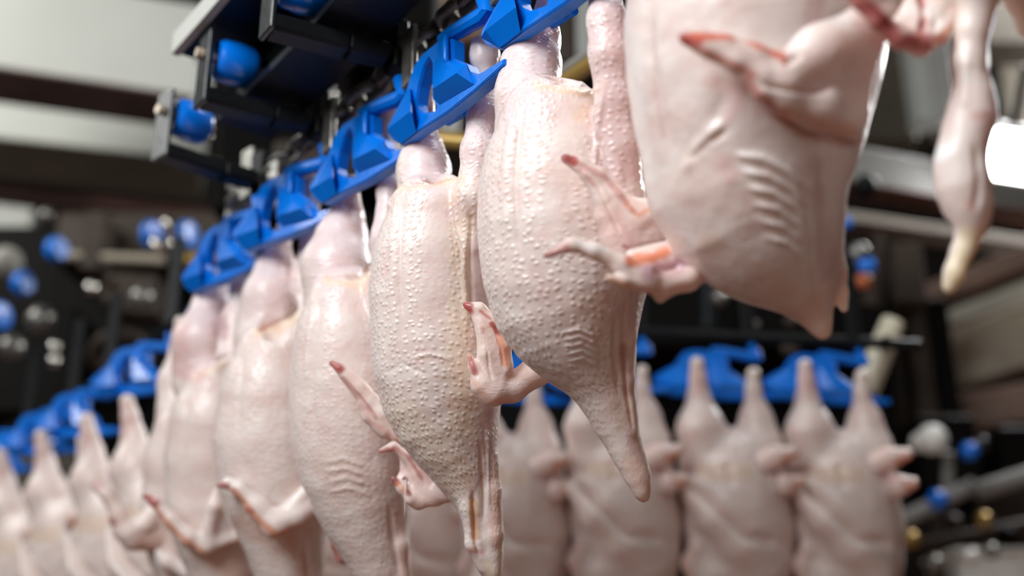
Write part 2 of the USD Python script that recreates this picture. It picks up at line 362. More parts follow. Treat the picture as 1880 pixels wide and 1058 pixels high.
def make_shackle(label):
    t = thing('shackle', label, 'shackle', M=mat16(P0, T0, N0), group=None)
    outer = [(806, 72), (777, 96), (761, 117), (752, 142), (745, 168), (730, 195), (711, 232), (710, 243), (717, 256), (735, 265), (764, 243), (796, 223), (822, 206), (872, 166), (925, 119), (924, 106), (880, 133), (868, 138), (860, 130), (855, 117), (831, 107), (831, 72), (819, 66)]
    hole = [(787, 106), (778, 122), (768, 158), (763, 188), (766, 200), (776, 208), (800, 202), (800, 196), (793, 178), (792, 150), (793, 118)]
    obj('hook_plate', plate(outer, [hole]), 'blue_plastic', t)
    b2 = hull([loc(*p, -.0005) for p in ((795, 182), (807, 192), (870, 155), (856, 118), (800, 108))] + [loc(*p[:2], p[2]) for p in ((795, 163, -.017), (838, 134, -.017), (828, 112, -.003), (797, 112, -.003))])
    b1 = hull([loc(*p, -.0005) for p in ((711, 243), (735, 264), (764, 242), (758, 182), (742, 178))] + [loc(*p[:2], p[2]) for p in ((712, 236, -.017), (754, 204, -.017), (753, 160, -.003), (738, 182, -.003))])
    obj('guide_block', b2, 'blue_plastic', t, 25); obj('guide_block', b1, 'blue_plastic', t, 25)
    obj('rib', tube([loc(819, 68, -.003), loc(818, 80, -.006), loc(819, 108, -.006), loc(822, 116, -.002)], .0042), 'blue_plastic', t)
    rod = [loc(884, -8, .008), loc(888, 0, .008), loc(894, 12, .008), loc(897, 22, .008), loc(890, 28, .008), loc(862, 44, .008), loc(834, 60, .008), loc(815, 74, .008)]
    obj('hanger_rod', tube(rod, [.009, .010, .011, .0118, .0118, .011, .011, .010], 10), 'blue_plastic', t)
    obj('back_lug', cat_([tube([loc(852, 205, .05), loc(822, 224, .05)], .006, 8), tube([loc(838, 213, .05), loc(838, 200, .012)], .005, 8)]), 'blue_plastic', t)
    return t
def make_trolley(label):
    """the black clevis that carries a shackle, its bent arm and the blue roller that runs in the rail"""
    t = thing('trolley', label, 'trolley', M=mat16(P0, T0, N0))
    c = loc(885, -60, .008)
    def pl(px, off=.008): return loc(px[0], px[1], off)
    for sx in (853, 915):
        a, b = pl((sx, -112)), pl((sx + 2, 2)); obj('clevis_plate', bar(a, b, .009, .030, up=T_L, bev=.0015), 'chain_steel', t)
    obj('clevis_block', bar(pl((884, -118)), pl((884, -20)), .022, .036, up=T_L, bev=.003), 'black_steel', t)
    bolt = trimesh.creation.cylinder(.0085, .062, sections=10); bolt.apply_transform(place(frame((1, 0, 0)), pl((884, -66)))); obj('bolt', bolt, 'chain_steel', t)
    nut = trimesh.creation.cylinder(.008, .010, sections=6); nut.apply_transform(place(frame((0, 1, 0)), pl((884, -58)) + np.array([0, -.016, 0]))); obj('nut', nut, 'cream_bolt', t)
    r0 = c + ROLL                                             # roller axle, lying across the rail
    arm = [np.array(q) for q in [(c[0], c[1] - .013, c[2] - .010), (r0[0] * .5 + c[0] * .5, c[1] - .07, c[2] - .010), (r0[0], r0[1] - .046, c[2] - .010)]]
    obj('arm', cat_([bar(arm[i], arm[i + 1] + (arm[i + 1] - arm[i]) * (.05 if i == 0 else 0), .040, .026, up=(0, 0, 1), bev=.005) for i in range(2)]), 'black_steel', t)
    obj('fork_plate', bar(r0 + (0, -.046, -.085), r0 + (0, -.046, .036), .042, .008, up=(0, 1, 0), bev=.003), 'bracket_steel', t)
    rol = lathe([(0.0, -.030), (.027, -.030), (.032, -.022), (.034, 0), (.032, .022), (.027, .030), (.0, .030)], 28)
    rol.apply_transform(place(frame((0, 1, 0)), r0)); obj('roller', rol, 'blue_roller', t, 40)
    ax = trimesh.creation.cylinder(.008, .105, sections=12); ax.apply_transform(place(frame((0, 1, 0)), r0 - (0, .008, 0))); obj('axle', ax, 'cream_bolt', t)
    return t
T_L = (1, 0, 0); RZ = loc(885, -60, .008)[2]
ROLL = np.array([-.02, -.135, .062])

slab = ['blue plastic shackle cut by the top edge, holding the second chicken from the right', 'blue plastic shackle in sharp focus, holding the chicken whose back is sharpest in the middle', 'blue plastic shackle third along the front line, behind the sharply focused one',
        'blue plastic shackle fourth along the front line, its leg knuckle seen at the left', 'blue plastic shackle fifth along the front line, above the purple-tinged thighs', 'blue plastic shackle sixth along the front line, mostly hidden behind the fifth']
tlab = ['black trolley clevis above the frame edge, carrying the first shackle', 'black trolley clevis at the top edge over the sharply focused shackle', 'black trolley with bright clevis edges over the third shackle, roller at the top edge', 'black trolley over the fourth shackle, its whole blue roller seen at top left',
        'black trolley over the fifth shackle beside the end of the dark rail', 'dark blurred trolley over the sixth shackle, lowest of the front trolleys']
sh = None
order = [1, 0, 2, 3, 4, 5]
for i in order:
    M = mat16(*FR[i])
    if sh is None: sh = make_shackle(slab[i]); tr = make_trolley(tlab[i]); sh.SetCustomDataByKey('group', 'blue shackles of the front line'); tr.SetCustomDataByKey('group', 'trolleys of the front line')
    else:
        P, T, N = FR[i]; y_ = .17 if i >= 3 else (.08 if i == 2 else 0); c_, s_ = math.cos(y_), math.sin(y_)
        if i == 5: P = P + N * .055
        dup(sh, mat16(P, c_ * T + s_ * N, c_ * N - s_ * T), slab[i])
        if i == 4:
            P, T, N = FR[i]; c_, s_ = math.cos(.25), math.sin(.25); M = mat16(P, np.array([c_ * T[0] - s_ * T[1], s_ * T[0] + c_ * T[1], 0]), np.array([c_ * N[0] - s_ * N[1], s_ * N[0] + c_ * N[1], 0]))
        if i < 5: dup(tr, M, tlab[i])

# rail: a dark channel beam along the stations, over the rollers
def rail_pt(i, a, z): P, T, N = FR[i]; return P + N * a + np.array([0, 0, z])
def sweep_box(P, lo, hi, name, m, parent, label=None):
    """box profile (across, up) lo..hi swept along the frames P"""
    v = []; f = []
    for (p, T, N) in P: v += [p + N * a + np.array([0, 0, z]) for a, z in ((lo[0], lo[1]), (hi[0], lo[1]), (hi[0], hi[1]), (lo[0], hi[1]))]
    for i in range(len(P) - 1):
        for k in range(4):
            a, b = i * 4 + k, i * 4 + (k + 1) % 4; f += [[a, a + 4, b], [b, a + 4, b + 4]]
    f += [[0, 1, 2], [0, 2, 3]]; o = 4 * (len(P) - 1); f += [[o, o + 2, o + 1], [o, o + 3, o + 2]]
    m_ = trimesh.Trimesh(np.array(v), f, process=False); m_.fix_normals(); return obj(name, m_, m, parent, False, label=label)
ext0 = (A[0] + T0 * 0 + FR[0][1] * .9, FR[0][1], FR[0][2])
mid = lambda i: ((FR[i][0] + FR[i + 1][0]) / 2, FR[i][1] + FR[i + 1][1], None)
def smooth_frames(fr, n=5):
    P = np.array([f[0] for f in fr]); s = np.arange(len(P)); from scipy.interpolate import CubicSpline
    cs = CubicSpline(s, P); out = []
    for u in np.linspace(0, len(P) - 1, n * (len(P) - 1) + 1):
        T = -cs(u, 1); T[2] = 0; T /= np.linalg.norm(T); out.append((cs(u), T, np.array([-T[1], T[0], 0.])))
    return out
RAIL = smooth_frames([ext0] + FR[:5])
rail = thing('conveyor_rail', 'dark overhead rail with upper edge painted pale as if lit running above the front shackles', 'rail')
RAIL = RAIL[:len(RAIL) - 4]
zr = ROLL[2] + RZ                                             # height of the roller axles over the stations
sweep_box(RAIL, (-.110, zr - .050), (-.015, zr - .038), 'lower_flange', 'black_steel', rail)
sweep_box(RAIL, (-.080, zr - .04), (-.064, zr + .048), 'web', 'black_steel', rail)
sweep_box(RAIL, (-.180, zr + .048), (-.015, zr + .060), 'upper_flange', 'black_steel', rail)
sweep_box(RAIL, (-.193, zr + .043), (-.180, zr + .080), 'edge_strip', 'grey_paint', rail)  # pale strip painted in for the flange edge catching light

# chain: oval links under the rail, alternately flat and upright
def link_mesh(L=.062, w=.034, r=.0085):
    a = np.linspace(0, 2 * math.pi, 21)[:-1]; s = (L - w) / 2
    pts = [(math.cos(q) * w / 2 + (s if math.cos(q) >= 0 else -s), math.sin(q) * w / 2, 0) for q in a]
    pts.append(pts[0]); return tube(pts, r, 10, False)
CH = smooth_frames([ext0] + FR, 40)
cp = np.array([f[0] + f[2] * .050 + np.array([0, 0, .088]) for f in CH]); arc = np.r_[0, np.cumsum(np.linalg.norm(np.diff(cp, axis=0), axis=1))]
chain = thing('conveyor_chain', 'grey steel link chain running through the front trolleys above the blue shackles', 'chain')
lm = link_mesh(); nl = int(arc[-1] / .047)
for q in range(nl):
    s = (q + .5) * .047; p = np.array([np.interp(s, arc, cp[:, k]) for k in range(3)]); j = min(int(np.searchsorted(arc, s)), len(CH) - 1)
    T, N = CH[j][1], CH[j][2]; R = np.stack([T, N, [0, 0, 1]], 1) if q % 2 else np.stack([T, np.array([0, 0, 1.]), -N], 1)
    m = lm.copy(); m.apply_transform(place(R, p)); obj('link', m, 'chain_steel', chain, True)

# ================================================================== THE CHICKENS OF THE FRONT LINE
G = None
# --- third from the right: sharply focused
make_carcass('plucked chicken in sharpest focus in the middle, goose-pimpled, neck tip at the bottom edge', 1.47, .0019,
  torso=[(797, 395, 82), (790, 470, 98), (789, 540, 106), (800, 620, 113), (805, 680, 112), (812, 730, 101), (823, 775, 87), (838, 815, 71), (855, 860, 54), (872, 900, 40), (884, 940, 32), (890, 985, 29), (896, 1020, 21), (902, 1050, 12), (905, 1082, 8)],
  legs=[[(785, 165, 12, .105), (783, 200, 12, .105), (778, 235, 22, .10), (776, 270, 35, .085), (778, 310, 48, .07), (780, 370, 52, .045)],
        [(884, 84, 20, .0), (893, 98, 22, .0), (886, 108, 20, .0), (896, 135, 14, .0), (898, 165, 18, .0), (890, 215, 30, -.02), (880, 280, 33, -.04), (870, 360, 33, -.05), (866, 440, 32, -.035), (872, 540, 30, -.02)],
        [(858, 860, 20, -.02), (862, 930, 12, -.022), (868, 1000, 10, -.018), (886, 1040, 8, -.01)], [(900, 840, 12, -.02), (905, 900, 13, -.02), (909, 980, 12, -.018), (908, 1050, 8, -.01)]],
  extra=[((860, 330, -.04), (800, 420, -.04), (868, 450, -.05), 5), ((720, 375, -.01), (750, 345, -.02), (800, 420, -.05), 8)],
  vent=[(800, 282, 60, -.02), (808, 308, 38, -.03)],
  sculpt=[([(730, 338), (770, 335), (820, 331), (850, 314)], 5, -.005), ([(742, 350), (735, 430), (734, 520), (742, 620)], 7, -.0022), ([(728, 360), (720, 440), (720, 540), (728, 640)], 9, .002), ([(750, 660), (790, 650), (830, 662)], 5, .0015),
          ([(866, 380), (862, 470), (868, 560), (885, 640)], 5, -.003), ([(858, 400), (850, 500), (858, 600)], 8, .002), ([(868, 900), (872, 990), (880, 1020)], 6, -.005), ([(882, 820), (886, 900), (888, 960)], 4, -.004), ([(893, 780), (896, 860), (898, 940)], 3, .002),
          ([(700, 690), (740, 668), (790, 690)], 5, -.001), ([(846, 340), (858, 400)], 5, .002)],
  paint=[([(850, 420), (852, 520), (842, 640), (850, 780)], 26, np.array([.84, .71, .54]), .55), ([(730, 760), (800, 830), (840, 880)], 34, np.array([.84, .71, .54]), .4), ([(790, 265), (780, 330)], 40, np.array([.78, .63, .655]), .6), ([(896, 150), (880, 280)], 34, np.array([.78, .63, .655]), .6), ([(875, 450), (880, 560), (895, 640), (905, 760)], 14, LILAC, .6), ([(735, 345), (800, 338), (850, 325)], 7, FAT, .8), ([(845, 340), (828, 370)], 10, FAT, .5),  # the lilac stroke paints side shading down the right flank
         ([(868, 925), (873, 985)], 9, np.array([.62, .36, .18]), .75), ([(905, 880), (910, 1000)], 10, np.array([.72, .50, .42]), .7), ([(862, 1010), (885, 1015)], 5, PINK, .8), ([(895, 1040), (904, 1070)], 10, BONE, .8),
         ([(890, 870), (862, 915)], 2.5, RED, .35), ([(778, 200), (786, 205)], 9, RED, .5), ([(775, 248), (800, 265)], 22, PINK, .6), ([(860, 900), (850, 850)], 10, np.array([.74, .55, .45]), .5)],
  smoothz=[([(800, 360), (800, 440), (800, 520), (790, 560)], 26, .18), ([(738, 360), (734, 480), (738, 600)], 5, .1), ([(875, 450), (885, 600), (900, 760)], 14, .1), ([(880, 900), (890, 1050)], 26, .15), ([(785, 200), (780, 300)], 30, .5), ([(884, 90), (890, 130)], 24, .0)],
  wings=[dict(chains=[[(856, 560, 7, -.10), (880, 566, 9, -.10), (908, 592, 12, -.10), (924, 630, 14, -.098), (926, 672, 17, -.095)], [(866, 568, 7, -.102), (885, 605, 9, -.104), (891, 650, 13, -.104), (898, 690, 20, -.10)],
                      [(863, 656, 5, -.106), (870, 675, 9, -.106), (885, 705, 20, -.104), (903, 718, 27, -.098), (940, 712, 26, -.085), (985, 682, 27, -.07), (1030, 655, 30, -.05), (1060, 640, 30, -.03)],
                      [(978, 640, 5, -.075), (992, 652, 9, -.07), (1010, 640, 12, -.06)]],
              webs=[((884, 590, -.102), (918, 640, -.10), (900, 700, -.10), 10), ((895, 620, -.102), (925, 680, -.10), (910, 715, -.10), 12)],
              sculpt=[([(895, 640), (898, 680), (905, 700)], 4, -.0018), ([(908, 600), (920, 640), (926, 680)], 4, -.002)],
              paint=[([(852, 560), (862, 568)], 9, RED, .95), ([(860, 556), (866, 560)], 4, BLOOD, .8), ([(882, 572), (900, 585)], 3, RED, .6), ([(903, 594), (915, 612)], 5, RED, .85), ([(918, 620), (926, 650), (928, 668)], 6, ORANGE, .75), ([(862, 655), (872, 685)], 6, RED, .8), ([(885, 603), (887, 610)], 4, RED, .4), ([(870, 700), (900, 738), (935, 735)], 6, ORANGE, .3), ([(1000, 648), (1012, 645)], 6, RED, .6)])])
# --- second from the right
make_carcass('plucked chicken second from the right in the front row, two red-tipped wings over it', 1.29, .0020,
  torso=[(1015, 235, 100), (1022, 320, 134), (1031, 400, 150), (1038, 470, 150), (1040, 520, 142), (1042, 560, 126), (1057, 602, 106), (1078, 642, 81), (1094, 670, 64), (1106, 702, 52), (1119, 740, 43), (1132, 780, 35), (1148, 820, 26), (1161, 850, 21), (1172, 880, 17), (1179, 905, 9), (1182, 914, 5)],
  legs=[[(1008, -30, 13, .095), (1006, 15, 20, .095), (990, 75, 38, .085), (975, 122, 54, .065), (968, 175, 58, .05), (975, 260, 70, .05)],
        [(1100, -85, 14, .0), (1110, -30, 26, -.02), (1113, 40, 36, -.055), (1118, 100, 37, -.065), (1130, 180, 36, -.06), (1140, 260, 36, -.055), (1140, 360, 40, -.045), (1130, 460, 40, -.03)],
        [(1140, 545, 18, -.03), (1150, 620, 14, -.03), (1150, 700, 10, -.025), (1160, 790, 9, -.015)]],
  extra=[((1112, 150, -.075), (1090, 215, -.07), (1135, 330, -.07), 5), ((940, 190, -.02), (960, 165, -.02), (1020, 300, -.066), 10)],
  vent=[(1040, 92, 74, -.03), (1048, 122, 42, -.05)],
  sculpt=[([(948, 160), (1000, 149), (1050, 152), (1092, 160)], 5, -.005), ([(962, 190), (950, 260), (945, 340), (950, 440), (968, 520)], 8, -.003), ([(945, 190), (930, 270), (926, 360), (930, 450)], 10, .002), ([(1110, 155), (1098, 230), (1090, 320)], 6, .0022), ([(1030, 165), (1070, 172), (1105, 160)], 5, .002),
          ([(1130, 580), (1128, 650), (1135, 720)], 5, -.003), ([(1148, 560), (1146, 640), (1150, 720), (1162, 790)], 4, -.004)] +
         [([(1030 + 3 * q, 612 + 13 * q), (1062 + 2 * q, 604 + 13 * q), (1100, 622 + 13 * q)], 4, .0018) for q in range(5)],
  paint=[([(1000, 40), (975, 120), (960, 190)], 56, np.array([.78, .63, .655]), .6), ([(1090, 560), (1120, 640), (1150, 760)], 30, np.array([.84, .71, .54]), .35), ([(985, 155), (1030, 165), (1090, 172), (1110, 150)], 9, FAT, .8), ([(1088, 190), (1062, 212)], 14, FAT, .55), ([(1115, 20), (1122, 150), (1140, 300)], 44, np.array([.74, .55, .55]), .7), ([(1145, 640), (1150, 720)], 11, np.array([.60, .38, .34]), .7), ([(1150, 760), (1165, 830)], 9, RED, .25), ([(1160, 850), (1180, 910)], 20, np.array([.72, .52, .42]), .6), ([(975, 55), (1010, 60)], 22, PINK, .6), ([(1000, 560), (1120, 590)], 40, np.array([.76, .57, .52]), .4)],
  smoothz=[([(1050, 200), (1035, 300), (1010, 420)], 26, .2), ([(958, 200), (948, 330), (955, 460)], 6, .15), ([(1150, 580), (1160, 800)], 16, .1), ([(1125, 750), (1160, 840), (1182, 912)], 30, .25), ([(1080, 180), (1110, 160)], 14, 0)],
  wings=[dict(chains=[[(1037, 290, 7, -.12), (1062, 298, 10, -.12), (1100, 320, 12, -.122), (1130, 355, 13, -.122), (1160, 385, 14, -.12), (1200, 380, 12, -.115)], [(1040, 294, 7, -.12), (1078, 322, 9, -.125), (1105, 370, 11, -.127), (1125, 430, 20, -.125), (1140, 470, 30, -.12)],
                      [(1140, 455, 40, -.115), (1190, 440, 48, -.10), (1250, 440, 52, -.08), (1290, 430, 52, -.05)]],
              webs=[((1070, 302, -.122), (1135, 362, -.122), (1110, 390, -.126), 9), ((1105, 360, -.124), (1195, 385, -.116), (1130, 455, -.122), 14), ((1130, 440, -.12), (1205, 385, -.115), (1240, 460, -.10), 26), ((1125, 385, -.122), (1172, 395, -.118), (1150, 470, -.12), 18), ((1110, 400, -.122), (1160, 410, -.118), (1160, 490, -.112), 20)],
              sculpt=[([(1095, 340), (1120, 390), (1140, 430)], 5, -.002), ([(1130, 350), (1165, 395)], 4, .002)],
              paint=[([(1033, 287), (1052, 294)], 10, RED, .95), ([(1036, 286), (1046, 290)], 6, BLOOD, .6), ([(1060, 298), (1110, 325), (1150, 372)], 6, RED, .45), ([(1150, 375), (1172, 395), (1200, 380)], 5, ORANGE, .6), ([(1065, 310), (1090, 340)], 5, RED, .4), ([(1120, 420), (1160, 470), (1260, 470)], 36, PINK, .55), ([(1145, 452), (1152, 455)], 4, RED, .6)])])
# --- first from the right
make_carcass('largest plucked chicken, near at upper right, wrinkled neck skin ending in two tips', 1.10, .0023,
  torso=[(1392, -80, 232), (1384, 60, 232), (1378, 150, 220), (1374, 240, 199), (1368, 330, 176), (1388, 390, 156), (1408, 425, 128), (1428, 455, 104), (1452, 488, 80), (1474, 520, 60), (1490, 562, 31), (1506, 598, 16), (1512, 612, 10)],
  legs=[[(1500, 440, 48, .0), (1530, 500, 22, .0), (1545, 540, 11, 0), (1550, 566, 8, 0)], [(1490, 240, 52, .04), (1502, 330, 38, .04), (1515, 420, 30, .03)]],
  sculpt=[([(1196, -10), (1196, 100), (1215, 200), (1236, 290)], 12, -.003), ([(1250, 320), (1285, 270), (1330, 220)], 14, .003), ([(1262, 300), (1300, 260), (1340, 235)], 10, -.003), ([(1310, 90), (1335, 170), (1300, 240)], 26, -.003), ([(1500, 300), (1510, 400), (1512, 500)], 8, -.004), ([(1470, 420), (1490, 500), (1508, 570)], 8, -.002)] +
         [([(1352 + 10 * q, 284 + 30 * q), (1400 + 9 * q, 290 + 31 * q), (1445 + 7 * q, 314 + 33 * q), (1480 + 2 * q, 350 + 33 * q)], 8, .0062 - .0006 * q) for q in range(6)],
  paint=[([(1375, 145), (1420, 200), (1475, 238), (1560, 256)], 15, np.array([.50, .22, .17]), .85), ([(1300, 150), (1360, 165), (1335, 215)], 14, PINK, .5), ([(1165, 60), (1168, 200), (1190, 320)], 15, WHITE, .7), ([(1196, 40), (1200, 160), (1218, 250)], 5, np.array([.66, .52, .48]), .6), ([(1500, -20), (1490, 60), (1462, 100)], 16, np.array([.66, .45, .44]), .6), ([(1300, 300), (1270, 340), (1360, 380)], 50, np.array([.74, .56, .50]), .5), ([(1330, 300), (1340, 320)], 18, PINK, .6), ([(1495, 300), (1520, 500)], 16, np.array([.66, .52, .50]), .6), ([(1450, 540), (1400, 500), (1300, 440)], 18, np.array([.78, .60, .50]), .5), ([(1490, 560), (1510, 610)], 26, np.array([.84, .66, .56]), .7)],  # the dark red stroke below the wing paints crease shade onto the skin
  smoothz=[([(1300, 0), (1300, 500)], 400, .10)], pimple=.2,
  wings=[dict(chains=[[(1254, 69, 8, -.130), (1285, 76, 13, -.130), (1330, 84, 17, -.130), (1385, 102, 20, -.128), (1450, 128, 26, -.124)], [(1262, 72, 9, -.13), (1300, 92, 12, -.132), (1350, 112, 18, -.133), (1400, 140, 24, -.13), (1440, 150, 32, -.126)],
                      [(1440, 140, 34, -.124), (1500, 100, 52, -.11), (1560, 66, 58, -.085), (1600, 40, 50, -.05), (1630, -20, 40, -.02)],
                      [(1376, 148, 9, -.132), (1400, 166, 17, -.132), (1440, 182, 28, -.124), (1500, 196, 42, -.11), (1550, 210, 40, -.08), (1560, 250, 26, -.04)]],
              webs=[((1300, 80, -.13), (1440, 130, -.126), (1400, 145, -.13), 15), ((1430, 160, -.12), (1580, 60, -.08), (1550, 200, -.085), 44)], k=14,
              sculpt=[([(1390, 152), (1450, 166), (1500, 168), (1540, 150)], 7, -.0045), ([(1440, 120), (1470, 100)], 8, -.003)],
              paint=[([(1248, 68), (1278, 74)], 13, RED, 1.0), ([(1270, 66), (1360, 66), (1405, 86), (1440, 108)], 8, np.array([.62, .12, .06]), .9), ([(1275, 84), (1330, 110), (1385, 138)], 7, np.array([.55, .22, .18]), .8), ([(1374, 146), (1390, 172), (1440, 216)], 10, np.array([.50, .17, .13]), .8), ([(1440, 205), (1500, 228), (1560, 240)], 14, ORANGE, .4), ([(1590, 40), (1612, 70)], 22, PINK, .7), ([(1465, 75), (1540, 30)], 22, WHITE, .5)]),
         dict(chains=[[(1004, 469, 7, -.04), (1050, 449, 12, -.04), (1090, 460, 15, -.04), (1140, 486, 19, -.035), (1185, 506, 22, -.03), (1215, 525, 22, -.02), (1262, 512, 22, -.01), (1300, 488, 22, .01), (1340, 460, 30, .03)],
                      [(1117, 510, 6, -.045), (1145, 514, 10, -.042), (1190, 522, 16, -.032)], [(1212, 548, 8, -.015), (1218, 530, 14, -.018)]],
              webs=[((1150, 490, -.01), (1230, 520, .0), (1290, 450, .02), 12), ((1160, 470, .01), (1280, 440, .03), (1210, 505, .0), 12)],
              sculpt=[([(1200, 500), (1250, 488)], 9, -.004), ([(1120, 490), (1180, 506)], 4, .001)],
              paint=[([(1000, 469), (1040, 456)], 9, RED, .7), ([(1006, 472), (1030, 466)], 5, BLOOD, .4), ([(1060, 462), (1075, 470)], 4, RED, .7), ([(1158, 478), (1200, 474), (1222, 462)], 11, np.array([.70, .16, .05]), .85), ([(1190, 500), (1240, 490), (1262, 470)], 16, PURPLE, .8), ([(1112, 510), (1130, 516), (1160, 524)], 6, ORANGE, .5), ([(1170, 530), (1220, 535), (1270, 518), (1310, 480)], 6, PINK, .5), ([(1060, 447), (1110, 460)], 8, WHITE, .6)])])
B1 = stage.GetPrimAtPath('/World/chicken_carcass_002'); b1 = at(1392, -80, 1.10)
for px, py, r in [(1527, 316, 3.2), (1529, 328, 3.4), (1531, 347, 3.4), (1513, 342, 3.6), (1507, 357, 4.0), (1556, 240, 4.2), (1558, 256, 3.0), (1546, 262, 2.6), (1520, 374, 2.4)]:
    q = trimesh.creation.icosphere(2, r / FPX * 1.1); q.apply_scale((1, .8, 1.15)); q.apply_translation(at(px, py, 1.075) - b1); obj('water_drop', q, 'water', B1, True)  # glossy bead added to catch the rear lamp as a glint
# --- nearest of all: only its neck and a bloody wing reach into the picture at upper right
make_carcass('neck and torn red wing of the nearest chicken, reaching in at top right', .98, .0022, base=(1800, -60),
  torso=[(1800, -330, 240), (1796, -200, 170), (1798, -100, 80), (1800, -40, 46), (1793, 20, 28), (1784, 60, 26), (1780, 113, 27), (1786, 170, 31), (1784, 212, 39), (1773, 255, 38), (1763, 300, 40), (1767, 340, 43), (1777, 380, 37), (1783, 408, 24), (1780, 430, 15), (1766, 465, 14), (1753, 500, 14), (1742, 527, 12)],
  legs=[[(1850, -60, 30, .02), (1866, 0, 18, .02), (1884, 50, 13, .02), (1892, 70, 8, .02)]],
  sculpt=[([(1790, 260), (1798, 330), (1790, 390)], 7, -.003), ([(1776, 100), (1772, 200)], 8, .002)],
  paint=[([(1812, 210), (1790, 212)], 9, PINK, .6), ([(1782, 376), (1784, 378)], 11, np.array([.66, .36, .28]), .6), ([(1780, 430), (1740, 535)], 18, np.array([.80, .67, .46]), .9), ([(1722, 282), (1730, 278)], 16, np.array([.95, .93, .92]), .9)], pimple=.1,  # the near-white dab is a blown highlight painted beside the neck
  wings=[dict(chains=[[(1545, -40, 16, -.03), (1580, 0, 17, -.03), (1612, 34, 18, -.03), (1650, 70, 20, -.025), (1690, 84, 20, -.015), (1726, 66, 16, .0), (1744, 30, 13, .01), (1748, -20, 14, .02)], [(1670, 80, 12, .01), (1730, -60, 30, .04)]],
              webs=[((1650, 40, .01), (1700, 66, .0), (1730, 10, .01), 12), ((1660, 30, .015), (1735, 40, .01), (1700, -40, .03), 14)],
              sculpt=[([(1690, -10), (1696, 30), (1690, 60)], 6, -.006), ([(1720, 30), (1712, 60)], 5, -.004)],
              paint=[([(1540, -40), (1610, 34), (1655, 76), (1720, 78)], 20, np.array([.40, .07, .065]), .85), ([(1600, 12), (1632, 46)], 9, BLOOD, .8), ([(1690, -10), (1696, 30), (1690, 60)], 8, RED, .8), ([(1668, 20), (1715, 20), (1726, 50)], 12, WHITE, .6), ([(1715, 80), (1744, 50)], 7, ORANGE, .7), ([(1650, 96), (1700, 104)], 8, PINK, .7)])])
# --- fourth from the right
make_carcass('plucked chicken fourth from the right, thin red-tipped wing on flank, neck out of view', 1.66, .0023,
  torso=[(634, 560, 70), (638, 620, 90), (641, 690, 101), (644, 760, 104), (649, 820, 102), (658, 870, 95), (668, 920, 82), (678, 960, 69), (689, 1000, 56), (701, 1040, 46), (711, 1085, 36), (722, 1150, 20), (728, 1200, 8)],
  legs=[[(648, 330, 11, .10), (642, 365, 16, .10), (638, 395, 28, .09), (628, 435, 46, .075), (618, 490, 64, .055), (620, 560, 62, .05)],
        [(716, 196, 19, .02), (722, 210, 18, .02), (716, 235, 12, .02), (722, 290, 15, .01), (716, 350, 22, -.02), (708, 440, 26, -.05), (704, 520, 28, -.045), (700, 600, 28, -.04)],
        [(728, 945, 14, -.02), (736, 1000, 11, -.03), (744, 1070, 10, -.02)]],
  extra=[((700, 480, -.05), (662, 555, -.032), (700, 600, -.05), 5), ((580, 540, -.01), (600, 515, -.02), (645, 590, -.042), 8)],
  vent=[(652, 460, 50, -.03), (660, 484, 32, -.04)],
  sculpt=[([(574, 514), (615, 507), (655, 510), (692, 482)], 5, -.006), ([(590, 545), (578, 620), (572, 700), (578, 800)], 8, -.0028), ([(578, 545), (566, 620), (560, 700)], 8, .002), ([(690, 500), (688, 560)], 5, .002), ([(715, 930), (722, 1000), (735, 1060)], 6, -.004)] + [([(590 + 5 * q, 850 + 18 * q), (630 + 4 * q, 842 + 18 * q), (670 + 3 * q, 856 + 18 * q)], 6, .0015) for q in range(4)],
  paint=[([(640, 390), (620, 490)], 62, np.array([.78, .63, .655]), .6), ([(706, 350), (704, 500)], 26, np.array([.78, .63, .655]), .5), ([(600, 515), (650, 522), (692, 490)], 9, FAT, .8), ([(690, 500), (665, 530)], 12, FAT, .5), ([(645, 360), (660, 400)], 24, PINK, .7), ([(640, 372), (650, 378)], 10, RED, .4), ([(730, 950), (745, 1050)], 12, np.array([.72, .52, .46]), .7), ([(600, 850), (680, 900)], 40, np.array([.78, .61, .54]), .4)],
  pimple=.6, smoothz=[([(640, 560), (640, 680)], 24, .2), ([(585, 560), (575, 700)], 6, .1), ([(740, 930), (745, 1060)], 14, .1)],
  wings=[dict(chains=[[(609, 667, 5, -.115), (625, 676, 8, -.116), (660, 712, 12, -.116), (700, 760, 17, -.112), (735, 795, 22, -.105), (770, 815, 28, -.09)], [(630, 690, 6, -.116), (675, 742, 9, -.116), (700, 776, 16, -.112)], [(663, 744, 5, -.118), (674, 765, 8, -.118), (705, 790, 16, -.112)]],
              webs=[((640, 690, -.116), (700, 750, -.114), (690, 770, -.115), 8)], sculpt=[([(650, 715), (690, 765)], 3, -.0015)],
              paint=[([(607, 665), (624, 678)], 8, RED, .9), ([(630, 694), (672, 742), (690, 768)], 4, RED, .45), ([(663, 744), (680, 775), (720, 800)], 5, PINK, .7), ([(730, 805), (760, 800)], 8, ORANGE, .7), ([(680, 735), (700, 752)], 8, WHITE, .6)]),
         dict(chains=[[(618, 975, 10, .05), (620, 1000, 11, .05), (630, 1022, 12, .05), (650, 1020, 14, .06), (690, 990, 18, .06)]], paint=[([(612, 985), (622, 1020), (640, 1030)], 13, RED, .8)])])
